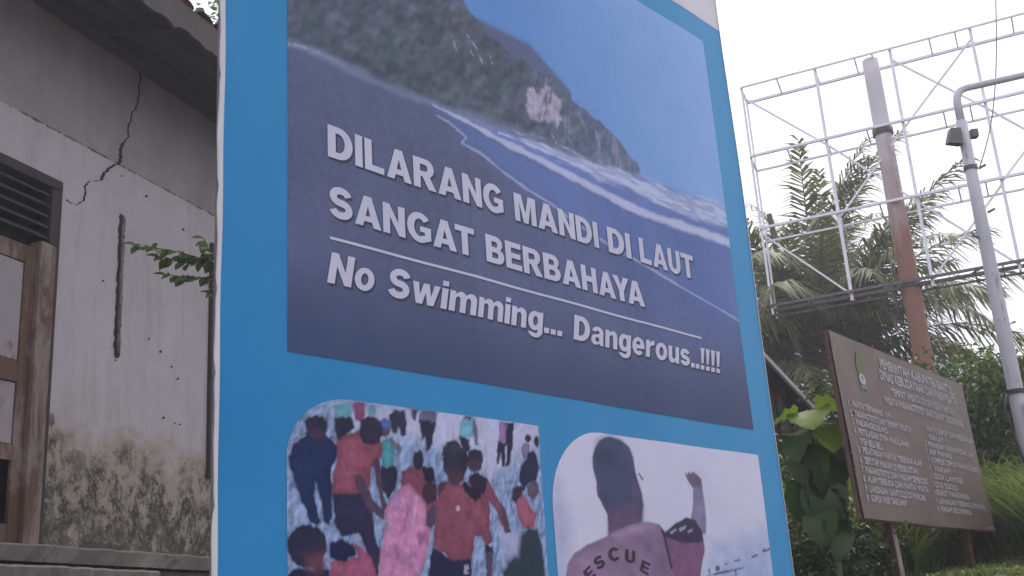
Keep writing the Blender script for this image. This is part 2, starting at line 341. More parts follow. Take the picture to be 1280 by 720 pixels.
CROWD=[([(0.48,2.11),(1.568,2.223),(1.585,2.073),(1.244,1.914),(0.931,2.02),(0.654,2.044),(0.479,2.046)],(170,173,200),0.05),([(0.463,2.117),(0.544,2.133),(0.546,2.08),(0.473,2.068)],(92,148,165),0.006),([(0.471,2.072),(0.548,2.082),(0.564,2.045),(0.491,1.989),(0.476,2.028)],(44,42,62),0.006),([(0.552,2.139),(0.616,2.142),(0.606,2.067),(0.565,2.071)],(118,68,104),0.006),([(0.621,2.135),(0.662,2.136),(0.66,2.098),(0.625,2.095)],(100,145,165),0.006),([(0.724,2.109),(0.768,2.132),(0.805,2.115),(0.81,2.043),(0.786,2.035),(0.778,2.083),(0.761,2.039),(0.739,2.042)],(48,48,68),0.006),([(0.839,2.147),(0.863,2.15),(0.86,2.101),(0.843,2.099)],(60,58,80),0.006),([(0.883,2.144),(0.974,2.149),(0.965,2.101),(0.872,2.094)],(95,96,126),0.006),([(0.878,2.101),(0.965,2.103),(0.932,1.993),(0.905,1.987),(0.903,2.037),(0.887,2.024)],(46,46,68),0.006),([(0.848,2.136),(0.867,2.144),(0.857,2.102),(0.847,2.105)],(60,52,70),0.006),([(0.781,2.132),(0.807,2.14),(0.805,2.038),(0.789,2.027),(0.778,2.055)],(54,52,74),0.006),([(1.097,2.139),(1.169,2.143),(1.174,2.09),(1.14,2.055),(1.086,2.052)],(112,165,190),0.006),([(1.165,2.13),(1.18,2.091),(1.181,2.035),(1.168,2.033),(1.156,2.089)],(96,100,130),0.006),([(1.083,2.056),(1.143,2.057),(1.13,2.0),(1.088,2.005)],(42,42,64),0.006),([(1.111,2.145),(1.158,2.145),(1.145,2.128),(1.116,2.127)],(62,48,62),0.006),([(1.314,2.136),(1.356,2.138),(1.349,2.054),(1.303,2.052)],(140,110,160),0.006),([(1.353,2.14),(1.4,2.138),(1.392,2.061),(1.362,1.966),(1.337,1.958),(1.349,2.054)],(46,40,66),0.006),([(1.3,2.054),(1.349,2.056),(1.333,1.952),(1.309,1.948),(1.311,2.009),(1.301,1.96),(1.283,1.963)],(42,38,62),0.006),([(1.444,2.045),(1.471,2.068),(1.495,2.055),(1.483,2.001),(1.444,1.99)],(124,118,152),0.006),([(1.503,2.085),(1.502,2.08),(1.498,2.075),(1.493,2.071),(1.487,2.068),(1.481,2.068),(1.475,2.069),(1.471,2.072),(1.468,2.077),(1.468,2.082),(1.47,2.088),(1.473,2.093),(1.478,2.097),(1.484,2.099),(1.49,2.1),(1.496,2.099),(1.5,2.095),(1.503,2.091)],(54,42,58),0.006),([(1.557,2.075),(1.555,2.067),(1.552,2.06),(1.547,2.055),(1.541,2.052),(1.536,2.052),(1.531,2.054),(1.527,2.059),(1.525,2.065),(1.524,2.072),(1.526,2.08),(1.53,2.086),(1.535,2.091),(1.54,2.094),(1.546,2.095),(1.551,2.093),(1.555,2.088),(1.557,2.082)],(50,42,60),0.006),([(1.411,1.903),(1.422,1.955),(1.464,1.998),(1.483,2.026),(1.516,2.035),(1.533,2.015),(1.544,1.971),(1.522,1.914),(1.469,1.894),(1.443,1.872)],(40,42,66),0.006),([(0.296,1.96),(0.308,1.983),(0.351,2.008),(0.411,2.013),(0.464,2.002),(0.49,1.968),(0.481,1.929),(0.455,1.894),(0.46,1.807),(0.46,1.738),(0.444,1.705),(0.421,1.718),(0.407,1.787),(0.39,1.846),(0.38,1.803),(0.408,1.715),(0.395,1.701),(0.363,1.708),(0.332,1.774),(0.312,1.817),(0.287,1.883),(0.275,1.918)],(34,46,80),0.006),([(0.302,1.976),(0.343,2.005),(0.347,2.001),(0.304,1.97)],(140,140,165),0.003),([(0.446,2.007),(0.479,1.987),(0.477,1.982),(0.446,2.0)],(140,140,165),0.003),([(0.35,2.043),(0.363,2.064),(0.392,2.075),(0.423,2.073),(0.441,2.053),(0.44,2.025),(0.426,1.999),(0.399,1.988),(0.373,1.991),(0.354,2.013)],(46,44,62),0.006),([(0.363,2.021),(0.395,2.028),(0.433,2.024),(0.424,1.999),(0.399,1.988),(0.375,1.991)],(66,50,66),0.012),([(0.689,2.014),(0.738,2.023),(0.75,1.959),(0.728,1.906),(0.682,1.915)],(72,142,152),0.006),([(0.731,2.022),(0.784,1.995),(0.773,1.975),(0.734,1.993)],(112,102,124),0.006),([(0.678,1.917),(0.754,1.92),(0.761,1.867),(0.711,1.792),(0.67,1.853)],(42,40,62),0.006),([(0.729,2.051),(0.728,2.041),(0.723,2.033),(0.716,2.027),(0.708,2.023),(0.699,2.022),(0.691,2.025),(0.685,2.03),(0.681,2.037),(0.68,2.046),(0.682,2.055),(0.687,2.064),(0.693,2.07),(0.701,2.074),(0.71,2.075),(0.718,2.072),(0.724,2.067),(0.728,2.059)],(96,78,96),0.006),([(0.732,2.075),(0.73,2.069),(0.725,2.064),(0.717,2.059),(0.707,2.056),(0.698,2.055),(0.688,2.057),(0.681,2.06),(0.676,2.064),(0.675,2.07),(0.677,2.076),(0.682,2.081),(0.69,2.086),(0.699,2.089),(0.709,2.09),(0.718,2.089),(0.726,2.086),(0.73,2.081)],(78,98,166),0.006),([(0.462,1.817),(0.622,1.831),(0.638,1.744),(0.645,1.674),(0.673,1.605),(0.656,1.535),(0.612,1.536),(0.599,1.638),(0.571,1.672),(0.492,1.669),(0.464,1.713)],(46,42,68),0.006),([(0.486,1.989),(0.523,2.019),(0.577,2.039),(0.653,2.025),(0.688,2.004),(0.684,1.948),(0.639,1.905),(0.62,1.825),(0.552,1.809),(0.46,1.814),(0.457,1.876),(0.48,1.929)],(130,74,90),0.006),([(0.554,1.875),(0.586,1.884),(0.635,1.797),(0.693,1.759),(0.68,1.735),(0.617,1.759),(0.575,1.819)],(84,64,84),0.006),([(0.65,1.94),(0.676,1.942),(0.688,1.818),(0.708,1.772),(0.681,1.758),(0.654,1.861)],(78,60,80),0.006),([(0.692,2.045),(0.688,2.027),(0.678,2.011),(0.663,1.998),(0.644,1.99),(0.625,1.989),(0.607,1.993),(0.593,2.004),(0.584,2.018),(0.582,2.036),(0.586,2.053),(0.595,2.07),(0.61,2.083),(0.629,2.091),(0.648,2.093),(0.666,2.088),(0.68,2.078),(0.69,2.063)],(46,43,62),0.006),([(1.378,1.845),(1.435,1.861),(1.47,1.813),(1.507,1.772),(1.489,1.72),(1.426,1.717),(1.395,1.77)],(150,86,104),0.006),([(1.538,1.874),(1.535,1.862),(1.527,1.851),(1.515,1.843),(1.502,1.838),(1.488,1.837),(1.475,1.841),(1.466,1.848),(1.46,1.858),(1.459,1.87),(1.462,1.883),(1.47,1.894),(1.482,1.902),(1.495,1.907),(1.509,1.908),(1.522,1.904),(1.532,1.897),(1.537,1.886)],(92,76,94),0.006),([(1.371,1.87),(1.438,1.894),(1.455,1.874),(1.387,1.82),(1.364,1.829)],(52,42,62),0.006),([(1.285,1.552),(1.348,1.6),(1.384,1.66),(1.342,1.689),(1.418,1.695),(1.451,1.721),(1.513,1.713),(1.532,1.652),(1.543,1.531),(1.547,1.452),(1.276,1.457)],(42,54,64),0.012),([(1.271,1.726),(1.359,1.709),(1.402,1.69),(1.379,1.61),(1.29,1.61)],(150,155,185),0.02),([(1.117,1.906),(1.172,1.921),(1.225,1.898),(1.283,1.826),(1.31,1.797),(1.346,1.704),(1.315,1.692),(1.264,1.775),(1.228,1.813),(1.231,1.725),(1.195,1.676),(1.139,1.685)],(122,70,90),0.006),([(1.117,1.906),(1.172,1.927),(1.225,1.898),(1.194,1.842),(1.138,1.849)],(46,34,54),0.006),([(1.29,1.806),(1.313,1.799),(1.349,1.701),(1.318,1.692)],(86,66,86),0.006),([(1.116,1.973),(1.127,2.002),(1.165,2.015),(1.199,2.005),(1.206,1.974),(1.191,1.94),(1.164,1.923),(1.133,1.929),(1.117,1.946)],(46,44,62),0.006),([(1.127,1.964),(1.176,1.973),(1.195,1.961),(1.179,1.934),(1.155,1.924),(1.13,1.933)],(68,52,66),0.012),([(0.781,1.905),(0.822,1.928),(0.879,1.932),(0.937,1.896),(0.96,1.793),(0.901,1.73),(0.814,1.755),(0.773,1.822)],(116,66,86),0.006),([(0.879,1.93),(0.941,1.925),(0.949,1.877),(0.896,1.865)],(40,32,50),0.006),([(0.837,1.965),(0.851,1.983),(0.877,1.987),(0.891,1.971),(0.887,1.94),(0.87,1.916),(0.85,1.917),(0.838,1.937)],(48,42,58),0.006),([(0.957,1.838),(0.954,1.824),(0.946,1.811),(0.934,1.801),(0.92,1.796),(0.905,1.795),(0.892,1.799),(0.882,1.808),(0.875,1.82),(0.873,1.834),(0.877,1.848),(0.885,1.861),(0.896,1.871),(0.91,1.877),(0.925,1.877),(0.938,1.873),(0.949,1.864),(0.955,1.852)],(66,44,56),0.006),([(0.876,1.734),(0.931,1.792),(0.959,1.783),(0.939,1.717),(0.873,1.679),(0.848,1.697)],(78,60,80),0.006),([(0.774,1.847),(0.818,1.861),(0.861,1.83),(0.892,1.799),(0.893,1.716),(0.914,1.698),(0.901,1.634),(0.866,1.57),(0.826,1.517),(0.797,1.447),(0.643,1.45),(0.657,1.57),(0.671,1.631),(0.703,1.711),(0.695,1.757),(0.727,1.81)],(178,122,158),0.006),([(0.842,1.82),(0.856,1.814),(0.846,1.76),(0.826,1.714),(0.819,1.718),(0.834,1.769)],(206,170,206),0.005),([(0.734,1.644),(0.749,1.649),(0.756,1.605),(0.743,1.58)],(132,84,126),0.014),([(0.834,1.678),(0.886,1.693),(0.891,1.661),(0.857,1.642)],(140,90,132),0.014),([(0.783,1.641),(0.83,1.606),(0.845,1.552),(0.827,1.548),(0.811,1.597),(0.775,1.63)],(196,156,196),0.005),([(0.708,1.747),(0.727,1.756),(0.734,1.712),(0.714,1.675)],(190,140,186),0.008),([(0.8,1.804),(0.817,1.778),(0.798,1.713),(0.775,1.69),(0.788,1.758)],(150,96,140),0.012),([(0.736,1.802),(0.767,1.835),(0.791,1.822),(0.764,1.776),(0.727,1.756)],(174,130,178),0.01),([(0.881,1.464),(0.893,1.553),(0.919,1.643),(1.01,1.596),(1.116,1.601),(1.103,1.534),(1.108,1.459)],(38,38,66),0.006),([(0.939,1.755),(0.958,1.857),(1.0,1.88),(1.05,1.881),(1.114,1.871),(1.179,1.833),(1.218,1.744),(1.239,1.656),(1.192,1.643),(1.16,1.728),(1.137,1.684),(1.116,1.597),(1.01,1.592),(0.919,1.64)],(126,72,88),0.006),([(1.085,1.883),(1.115,1.881),(1.188,1.839),(1.152,1.81),(1.096,1.845)],(42,30,50),0.006),([(0.959,1.867),(0.997,1.88),(0.973,1.831),(0.95,1.811)],(82,52,76),0.006),([(1.192,1.645),(1.239,1.65),(1.236,1.617),(1.19,1.615)],(52,36,62),0.006),([(1.191,1.617),(1.23,1.619),(1.218,1.514),(1.184,1.514)],(84,66,88),0.006),([(0.989,1.964),(1.005,2.006),(1.048,2.025),(1.103,2.018),(1.123,1.984),(1.119,1.936),(1.094,1.903),(1.057,1.887),(1.017,1.895),(0.992,1.924)],(46,44,62),0.006),([(1.003,1.929),(1.097,1.934),(1.09,1.885),(1.05,1.862),(1.013,1.879)],(76,50,62),0.006),([(0.992,2.005),(1.012,2.032),(1.076,2.036),(1.115,1.995),(1.106,1.982),(0.982,1.974)],(52,52,68),0.006),([(1.068,1.782),(1.067,1.778),(1.064,1.774),(1.061,1.771),(1.057,1.769),(1.052,1.769),(1.049,1.77),(1.046,1.773),(1.044,1.777),(1.043,1.781),(1.044,1.785),(1.047,1.789),(1.05,1.792),(1.054,1.794),(1.058,1.794),(1.062,1.792),(1.065,1.79),(1.067,1.786)],(214,190,168),0.004),([(1.078,1.571),(1.092,1.574),(1.097,1.561),(1.083,1.552),(1.093,1.545),(1.081,1.537),(1.074,1.548)],(168,160,180),0.003),([(0.248,1.459),(0.269,1.537),(0.301,1.561),(0.44,1.561),(0.446,1.454)],(36,38,64),0.006),([(0.432,1.634),(0.427,1.609),(0.412,1.587),(0.39,1.571),(0.364,1.562),(0.337,1.562),(0.311,1.571),(0.291,1.587),(0.278,1.608),(0.273,1.632),(0.278,1.657),(0.292,1.679),(0.313,1.695),(0.338,1.705),(0.366,1.705),(0.392,1.697),(0.414,1.681),(0.428,1.66)],(42,42,62),0.006),([(0.341,1.602),(0.42,1.619),(0.43,1.561),(0.382,1.537),(0.345,1.553)],(88,56,68),0.02),([(0.441,1.584),(0.559,1.604),(0.547,1.645),(0.583,1.63),(0.628,1.594),(0.64,1.559),(0.655,1.45),(0.444,1.455)],(150,84,110),0.006),([(0.441,1.643),(0.492,1.662),(0.545,1.639),(0.559,1.604),(0.503,1.585),(0.44,1.593)],(32,38,72),0.006)]
RESCUE=[([(1.606,1.835),(1.658,1.911),(1.726,1.748),(1.684,1.531),(1.594,1.375),(1.553,1.376)],(150,158,190),0.08),([(2.65,1.485),(2.793,1.609),(3.016,1.697),(3.358,1.749),(3.389,1.433),(3.33,1.215),(2.601,1.246)],(140,158,198),0.12),([(2.771,1.693),(2.964,1.653),(3.102,1.699),(2.996,1.61),(2.783,1.567)],(168,176,206),0.05),([(2.034,2.139),(1.975,2.118),(1.929,2.078),(1.904,2.032),(1.903,1.983),(1.919,1.935),(1.924,1.902),(1.919,1.882),(1.937,1.849),(1.966,1.812),(1.983,1.789),(1.977,1.693),(2.077,1.719),(2.232,1.753),(2.261,1.843),(2.257,1.898),(2.239,1.943),(2.224,1.993),(2.222,2.054),(2.196,2.103),(2.133,2.134)],(66,71,98),0.006),([(1.993,1.804),(2.059,1.816),(2.179,1.84),(2.258,1.843),(2.241,1.763),(2.231,1.743),(2.076,1.71),(1.975,1.693)],(92,76,102),0.03),([(1.917,1.908),(1.93,1.915),(1.937,1.898),(1.936,1.867),(1.925,1.857),(1.917,1.877)],(84,76,98),0.004),([(2.195,1.941),(2.23,1.943),(2.249,1.893),(2.256,1.851),(2.236,1.772),(2.191,1.811),(2.192,1.88)],(82,76,100),0.03),([(1.957,2.105),(2.058,2.133),(2.121,2.108),(2.09,2.015),(1.987,1.978),(1.938,2.024)],(60,66,92),0.05),([(2.244,1.988),(2.254,1.987),(2.281,1.96),(2.272,1.955)],(48,40,58),0.003),([(1.598,1.29),(1.664,1.531),(1.683,1.58),(1.724,1.619),(1.818,1.658),(1.929,1.688),(1.995,1.708),(2.165,1.753),(2.252,1.769),(2.373,1.76),(2.41,1.707),(2.431,1.627),(2.451,1.507),(2.421,1.254)],(128,107,134),0.006),([(1.995,1.706),(2.198,1.752),(2.286,1.766),(2.335,1.745),(2.227,1.723),(2.057,1.692)],(150,128,154),0.02),([(1.751,1.602),(1.925,1.659),(1.985,1.641),(1.884,1.585),(1.786,1.53)],(138,116,142),0.04),([(2.221,1.683),(2.367,1.726),(2.402,1.646),(2.405,1.547),(2.297,1.528)],(116,96,124),0.04),([(2.412,1.702),(2.503,1.683),(2.736,1.692),(2.735,1.65),(2.69,1.567),(2.654,1.485),(2.462,1.467),(2.439,1.557),(2.423,1.627)],(116,81,112),0.006),([(2.637,1.793),(2.673,1.86),(2.686,1.935),(2.683,1.948),(2.771,1.955),(2.779,1.896),(2.778,1.789),(2.758,1.724),(2.729,1.724),(2.691,1.776)],(122,117,144),0.006),([(2.366,1.762),(2.411,1.723),(2.501,1.768),(2.6,1.798),(2.678,1.788),(2.726,1.738),(2.734,1.686),(2.595,1.677),(2.502,1.68),(2.405,1.701)],(58,54,76),0.006),([(2.447,1.723),(2.496,1.744),(2.513,1.738),(2.463,1.716)],(150,142,160),0.003),([(2.524,1.745),(2.592,1.76),(2.581,1.743),(2.534,1.73)],(150,142,160),0.003),([(2.597,1.736),(2.647,1.748),(2.639,1.73),(2.604,1.723)],(140,132,152),0.003),([(2.372,1.754),(2.412,1.702),(2.424,1.647),(2.443,1.557),(2.428,1.557),(2.407,1.636),(2.394,1.698)],(64,50,70),0.003),([(2.625,2.016),(2.65,2.006),(2.663,2.02),(2.681,2.012),(2.698,2.023),(2.739,2.009),(2.771,1.992),(2.772,1.95),(2.682,1.944),(2.656,1.966),(2.639,1.986)],(98,86,106),0.006),([(2.746,1.556),(2.763,1.563),(2.764,1.534),(2.752,1.53)],(84,92,122),0.003),([(2.814,1.569),(2.845,1.575),(2.853,1.556),(2.83,1.546),(2.812,1.554)],(84,92,122),0.003),([(2.891,1.582),(2.929,1.59),(2.936,1.584),(2.897,1.575)],(84,92,122),0.003),([(2.977,1.599),(3.037,1.606),(3.044,1.599),(2.983,1.591)],(84,92,122),0.003),([(2.983,1.554),(2.996,1.556),(2.993,1.524),(2.98,1.522)],(84,92,122),0.003),([(3.147,1.62),(3.216,1.631),(3.218,1.625),(3.154,1.611)],(84,92,122),0.003),([(3.26,1.65),(3.29,1.661),(3.301,1.652),(3.337,1.666),(3.342,1.653),(3.285,1.641)],(84,92,122),0.003),([(2.736,1.529),(2.858,1.546),(3.07,1.567),(3.08,1.563),(2.856,1.535),(2.739,1.523)],(84,92,122),0.003)]
# ------------------------------------------------------------------ heavy grotesque letters (cap height 1)
def arc(cx, cy, rx, ry, a0, a1, n=12):
    return [(cx+rx*math.cos(R(a0+(a1-a0)*i/n)), cy+ry*math.sin(R(a0+(a1-a0)*i/n))) for i in range(n+1)]
def rect(x0, y0, x1, y1): return [(x0,y0),(x1,y0),(x1,y1),(x0,y1)]
def stroke(path, w):
    l, r = [], []
    for i, p in enumerate(path):
        a = path[max(i-1,0)]; b = path[min(i+1,len(path)-1)]
        dx, dy = b[0]-a[0], b[1]-a[1]; d = math.hypot(dx,dy) or 1
        l.append((p[0]-dy/d*w/2, p[1]+dx/d*w/2)); r.append((p[0]+dy/d*w/2, p[1]-dx/d*w/2))
    return l + r[::-1]
def s_path(w, h, t):
    rx = (w-t)/2; ry = (h-t)/4
    return arc(w/2, h-t/2-ry, rx*.94, ry, 12, 255, 16) + arc(w/2, t/2+ry, rx, ry, 75, -168, 16)
G = {
 'I': (.25, [rect(0,0,.25,1)]),
 'L': (.66, [[(0,0),(.66,0),(.66,.2),(.25,.2),(.25,1),(0,1)]]),
 'T': (.76, [[(.255,0),(.505,0),(.505,.8),(.76,.8),(.76,1),(0,1),(0,.8),(.255,.8)]]),
 'H': (.78, [[(0,0),(.25,0),(.25,.39),(.53,.39),(.53,0),(.78,0),(.78,1),(.53,1),(.53,.61),(.25,.61),(.25,1),(0,1)]]),
 'N': (.78, [[(0,0),(.24,0),(.24,.58),(.55,0),(.78,0),(.78,1),(.54,1),(.54,.42),(.23,1),(0,1)]]),
 'M': (.94, [[(0,0),(.22,0),(.22,.72),(.37,0),(.57,0),(.72,.72),(.72,0),(.94,0),(.94,1),(.62,1),(.47,.36),(.32,1),(0,1)]]),
 'A': (.88, [[(0,0),(.26,0),(.31,.17),(.57,.17),(.62,0),(.88,0),(.57,1),(.31,1)], [(.36,.35),(.52,.35),(.44,.68)]]),
 'D': (.80, [[(0,0)]+arc(.34,.5,.46,.5,-90,90)+[(0,1)], [(.25,.2)]+arc(.33,.5,.21,.3,-90,90)+[(.25,.8)]]),
 'U': (.76, [[(0,1),(0,.37)]+arc(.38,.37,.38,.385,180,360)+[(.76,.37),(.76,1),(.51,1),(.51,.37)]+arc(.38,.37,.13,.185,360,180)[1:-1]+[(.25,.37),(.25,1)]]),
 'E': (.69, [[(0,0),(.69,0),(.69,.2),(.25,.2),(.25,.41),(.64,.41),(.64,.6),(.25,.6),(.25,.8),(.68,.8),(.68,1),(0,1)]]),
 'B': (.76, [[(0,0)]+arc(.45,.29,.31,.29,-90,62)+arc(.45,.745,.26,.255,-52,90)+[(0,1)], [(.25,.19)]+arc(.42,.295,.09,.105,-90,90)+[(.25,.4)], [(.25,.59)]+arc(.41,.695,.08,.105,-90,90)+[(.25,.8)]]),
 'R': (.82, [[(0,0),(.25,0),(.25,.39),(.33,.39),(.53,0),(.82,0),(.6,.41)]+arc(.47,.705,.29,.295,-52,90)+[(0,1)], [(.25,.57)]+arc(.43,.69,.09,.115,-90,90)+[(.25,.805)]]),
 'Y': (.84, [[(.295,0),(.545,0),(.545,.41),(.84,1),(.56,1),(.42,.66),(.28,1),(0,1),(.295,.41)]]),
 'C': (.84, [arc(.44,.5,.44,.515,36,324,26)+arc(.44,.5,.185,.3,318,42,26)]),
 'G': (.86, [arc(.45,.5,.45,.515,40,302,24)+[(.86,.12),(.86,.55),(.46,.55),(.46,.365),(.63,.365),(.63,.25)]+arc(.45,.5,.2,.3,300,40,20)]),
 'S': (.74, [stroke(s_path(.74,1.02,.225), .225)]),
 'o': (.68, [arc(.34,.37,.34,.385,0,345,22), arc(.34,.37,.125,.2,0,342,18)]),
 'n': (.64, [[(0,0),(.22,0),(.22,.38)]+arc(.32,.42,.1,.14,180,0,8)+[(.42,0),(.64,0),(.64,.46)]+arc(.41,.48,.23,.27,0,100,8)+[(.21,.64),(.21,.735),(0,.735)]]),
 'm': (1.02, [[(0,0),(.22,0),(.22,.4)]+arc(.31,.43,.09,.13,180,0,8)+[(.4,0),(.62,0),(.62,.4)]+arc(.71,.43,.09,.13,180,0,8)+[(.8,0),(1.02,0),(1.02,.48)]+arc(.8,.5,.22,.25,0,110,8)+[(.59,.64)]+arc(.42,.53,.2,.22,40,110,6)+[(.21,.63),(.21,.735),(0,.735)]]),
 'u': (.64, [[(.64,.735),(.42,.735),(.42,.355)]+arc(.32,.315,.1,.14,0,-180,8)+[(.22,.735),(0,.735),(0,.275)]+arc(.23,.255,.23,.27,180,280,8)+[(.43,.095),(.43,0),(.64,0)]]),
 'w': (.98, [[(0,.735),(.18,0),(.4,0),(.49,.42),(.58,0),(.8,0),(.98,.735),(.77,.735),(.69,.32),(.59,.735),(.39,.735),(.29,.32),(.21,.735)]]),
 'i': (.22, [rect(0,0,.22,.735), rect(0,.82,.22,1)]),
 'r': (.46, [[(0,0),(.22,0),(.22,.36)]+arc(.4,.38,.18,.17,180,70,7)+[(.47,.745)]+arc(.4,.5,.2,.25,75,130,5)+[(.21,.62),(.21,.735),(0,.735)]]),
 'e': (.66, [arc(.33,.37,.33,.385,-6,318,24)+arc(.34,.33,.13,.17,318,190,10)+[(.205,.29),(.655,.29)], [(.215,.44),(.44,.44)]+arc(.33,.46,.11,.13,8,172,8)]),
 's': (.6, [stroke(s_path(.6,.76,.19), .19)]),
 'g': (.65, [[(.43,.735),(.65,.735),(.65,.0)]+arc(.335,-.02,.315,.25,0,-168,14)+[(.24,-.08)]+arc(.335,-.02,.1,.09,-150,0,8)+[(.435,.08)]+arc(.29,.37,.29,.375,-62,-298,18)+[(.43,.65)], arc(.325,.375,.105,.19,0,340,16)]),
 'a': (.66, [[(.45,0),(.66,0),(.63,.1),(.63,.48)]+arc(.33,.49,.3,.265,0,165,12)+[(.24,.52)]+arc(.33,.5,.09,.095,165,0,8)+[(.42,.47),(.2,.42)]+arc(.2,.2,.2,.215,90,270,10)+[(.34,.02),(.43,.085)], arc(.315,.22,.105,.1,0,340,12)]),
 '.': (.22, [rect(0,0,.22,.2)]),
 '!': (.25, [[(.06,.29),(.19,.29),(.25,1),(0,1)], rect(.015,0,.235,.2)]),
}
def text_polys(s, gap=.075, space=.30):
    x = 0; out = []; prev = ''
    for ch in s:
        x -= {'AY': .17, 'YA': .17, 'AT': .12, 'LA': -.02, 'AU': 0}.get(prev+ch, 0); prev = ch
        if ch == ' ': x += space - gap; continue
        w, cs = G[ch]
        out.append([[(px + x, py) for px, py in c] for c in cs]); x += w + gap
    return x - gap, out
def glyph_tris(contours):
    """outer+holes, or several separate outers; returns verts, tris"""
    def area(c): return sum(a[0]*b[1]-b[0]*a[1] for a, b in zip(c, c[1:]+c[:1]))/2
    def inside(p, c):
        r = False
        for a, b in zip(c, c[1:]+c[:1]):
            if (a[1] > p[1]) != (b[1] > p[1]) and p[0] < (b[0]-a[0])*(p[1]-a[1])/(b[1]-a[1])+a[0]: r = not r
        return r
    V, Fs, used = [], [], set()
    for i, c in enumerate(contours):
        if i in used: continue
        holes = [k for k in range(i+1, len(contours)) if inside(contours[k][0], c)]
        used.update(holes)
        loops = [c if area(c) > 0 else c[::-1]] + [contours[k] if area(contours[k]) < 0 else contours[k][::-1] for k in holes]
        k0 = len(V); V += [p for l in loops for p in l]
        for t in tessellate_polygon([[Vector((x, y, 0)) for x, y in l] for l in loops]):
            Fs.append(tuple(k0 + j for j in t))
    return V, Fs

# ------------------------------------------------------------------ the setting: ground
def ground_z(x, y):
    x = np.asarray(x, float); y = np.asarray(y, float)
    z = 1.5*sstep(3.0, 7.4, y + .15*np.sin(x*.8))
    z = z + .35*sstep(2.2, 5.0, x)*sstep(7.8, 10.5, y) + .3*sstep(20, 60, y)
    return z + .05*(fbm(x*.7+40, y*.7+40, 3)-.5)*sstep(0, 3, np.abs(y)) - 0.0
def axis(c):  # fine near, coarse far
    a = np.concatenate([np.linspace(-14, 20, 137), 20+np.geomspace(.5, 140, 30)]); b = -14-np.geomspace(.5, 140, 30)
    return np.sort(np.concatenate([a, b]))
gx = axis(0); gy = axis(0)
GX, GY = np.meshgrid(gx, gy); GZ = ground_z(GX, GY)
nx, ny = len(gx), len(gy)
ii = (np.arange(ny-1)[:, None]*nx + np.arange(nx-1)[None, :]).ravel()
gm = fast_mesh('ground', np.c_[GX.ravel(), GY.ravel(), GZ.ravel()], np.c_[ii, ii+1, ii+nx+1, ii+nx])
gm.polygons.foreach_set('use_smooth', [True]*len(gm.polygons))
tag(link('ground', gm, M['ground']), kind='structure')
def gz(x, y): return float(ground_z(x, y))

# ------------------------------------------------------------------ the old house (local x along its front, y into the house)
HP = (-3.087, 7.123)
house = empty('old_house', (HP[0], HP[1], 0), R(90-19.3))
tag(house, 'old whitewashed house with cracked mouldy plaster, weathered door and deep dark eave', 'house')
X0, X1, ZT = -3.6, 5.2, 5.86
# front wall with a door opening and a window opening
DOOR = (-1.06, .05, 2.04, 4.53); WIN = (1.80, 3.1, 2.69, 4.58)
b = MB()
def wall_piece(x0, x1, z0, z1): b.box(x0, x1, 0, .22, z0, z1)
# one clean front skin (grid with holes) and its thickness
xs = sorted({X0, DOOR[0], DOOR[1], WIN[0], WIN[1], X1}); zs = sorted({1.2, DOOR[2], WIN[2], DOOR[3], WIN[3], ZT})
def is_hole(i, k):
    cx = (xs[i]+xs[i+1])/2; cz = (zs[k]+zs[k+1])/2
    return any(h[0] < cx < h[1] and h[2] < cz < h[3] for h in (DOOR, WIN))
vid = {}
def vtx(x, y, z):
    k = (x, y, z)
    if k not in vid: vid[k] = len(b.v); b.v.append(k)
    return vid[k]
for i in range(len(xs)-1):
    for k in range(len(zs)-1):
        if is_hole(i, k): continue
        x0, x1, z0, z1 = xs[i], xs[i+1], zs[k], zs[k+1]
        b.f.append((vtx(x0,0,z0), vtx(x1,0,z0), vtx(x1,0,z1), vtx(x0,0,z1)))
        b.f.append((vtx(x0,.22,z0), vtx(x0,.22,z1), vtx(x1,.22,z1), vtx(x1,.22,z0)))
        for (di, dk, q) in ((-1,0,((x0,z0),(x0,z1))), (1,0,((x1,z1),(x1,z0))), (0,-1,((x1,z0),(x0,z0))), (0,1,((x0,z1),(x1,z1)))):
            a, c = i+di, k+dk
            if a < 0 or c < 0 or a >= len(xs)-1 or c >= len(zs)-1 or is_hole(a, c):
                (ax, az), (bx, bz) = q
                b.f.append((vtx(ax,0,az), vtx(ax,.22,az), vtx(bx,.22,bz), vtx(bx,0,bz))[::-1])
b.obj('front_wall', M['wall'], house)
for nm, bb in (('side_wall', (X0, X0+.2, .222, 6.0)), ('side_wall', (X1-.2, X1, .222, 6.0))):
    MB().box(bb[0], bb[1], bb[2], bb[3], 1.2, ZT-.004).obj(nm, M['wall'], house)
MB().box(X0, X1, 6.002, 6.2, 1.2, ZT-.004).obj('back_wall', M['wall'], house)
MB().box(X0+.21, X1-.21, .224, 5.99, 1.2, 2.0).obj('inner_floor', M['concrete'], house)
MB().box(X0+.21, X1-.21, .224, 5.99, 5.7, 5.78).obj('inner_ceiling', M['wood_dark'], house)
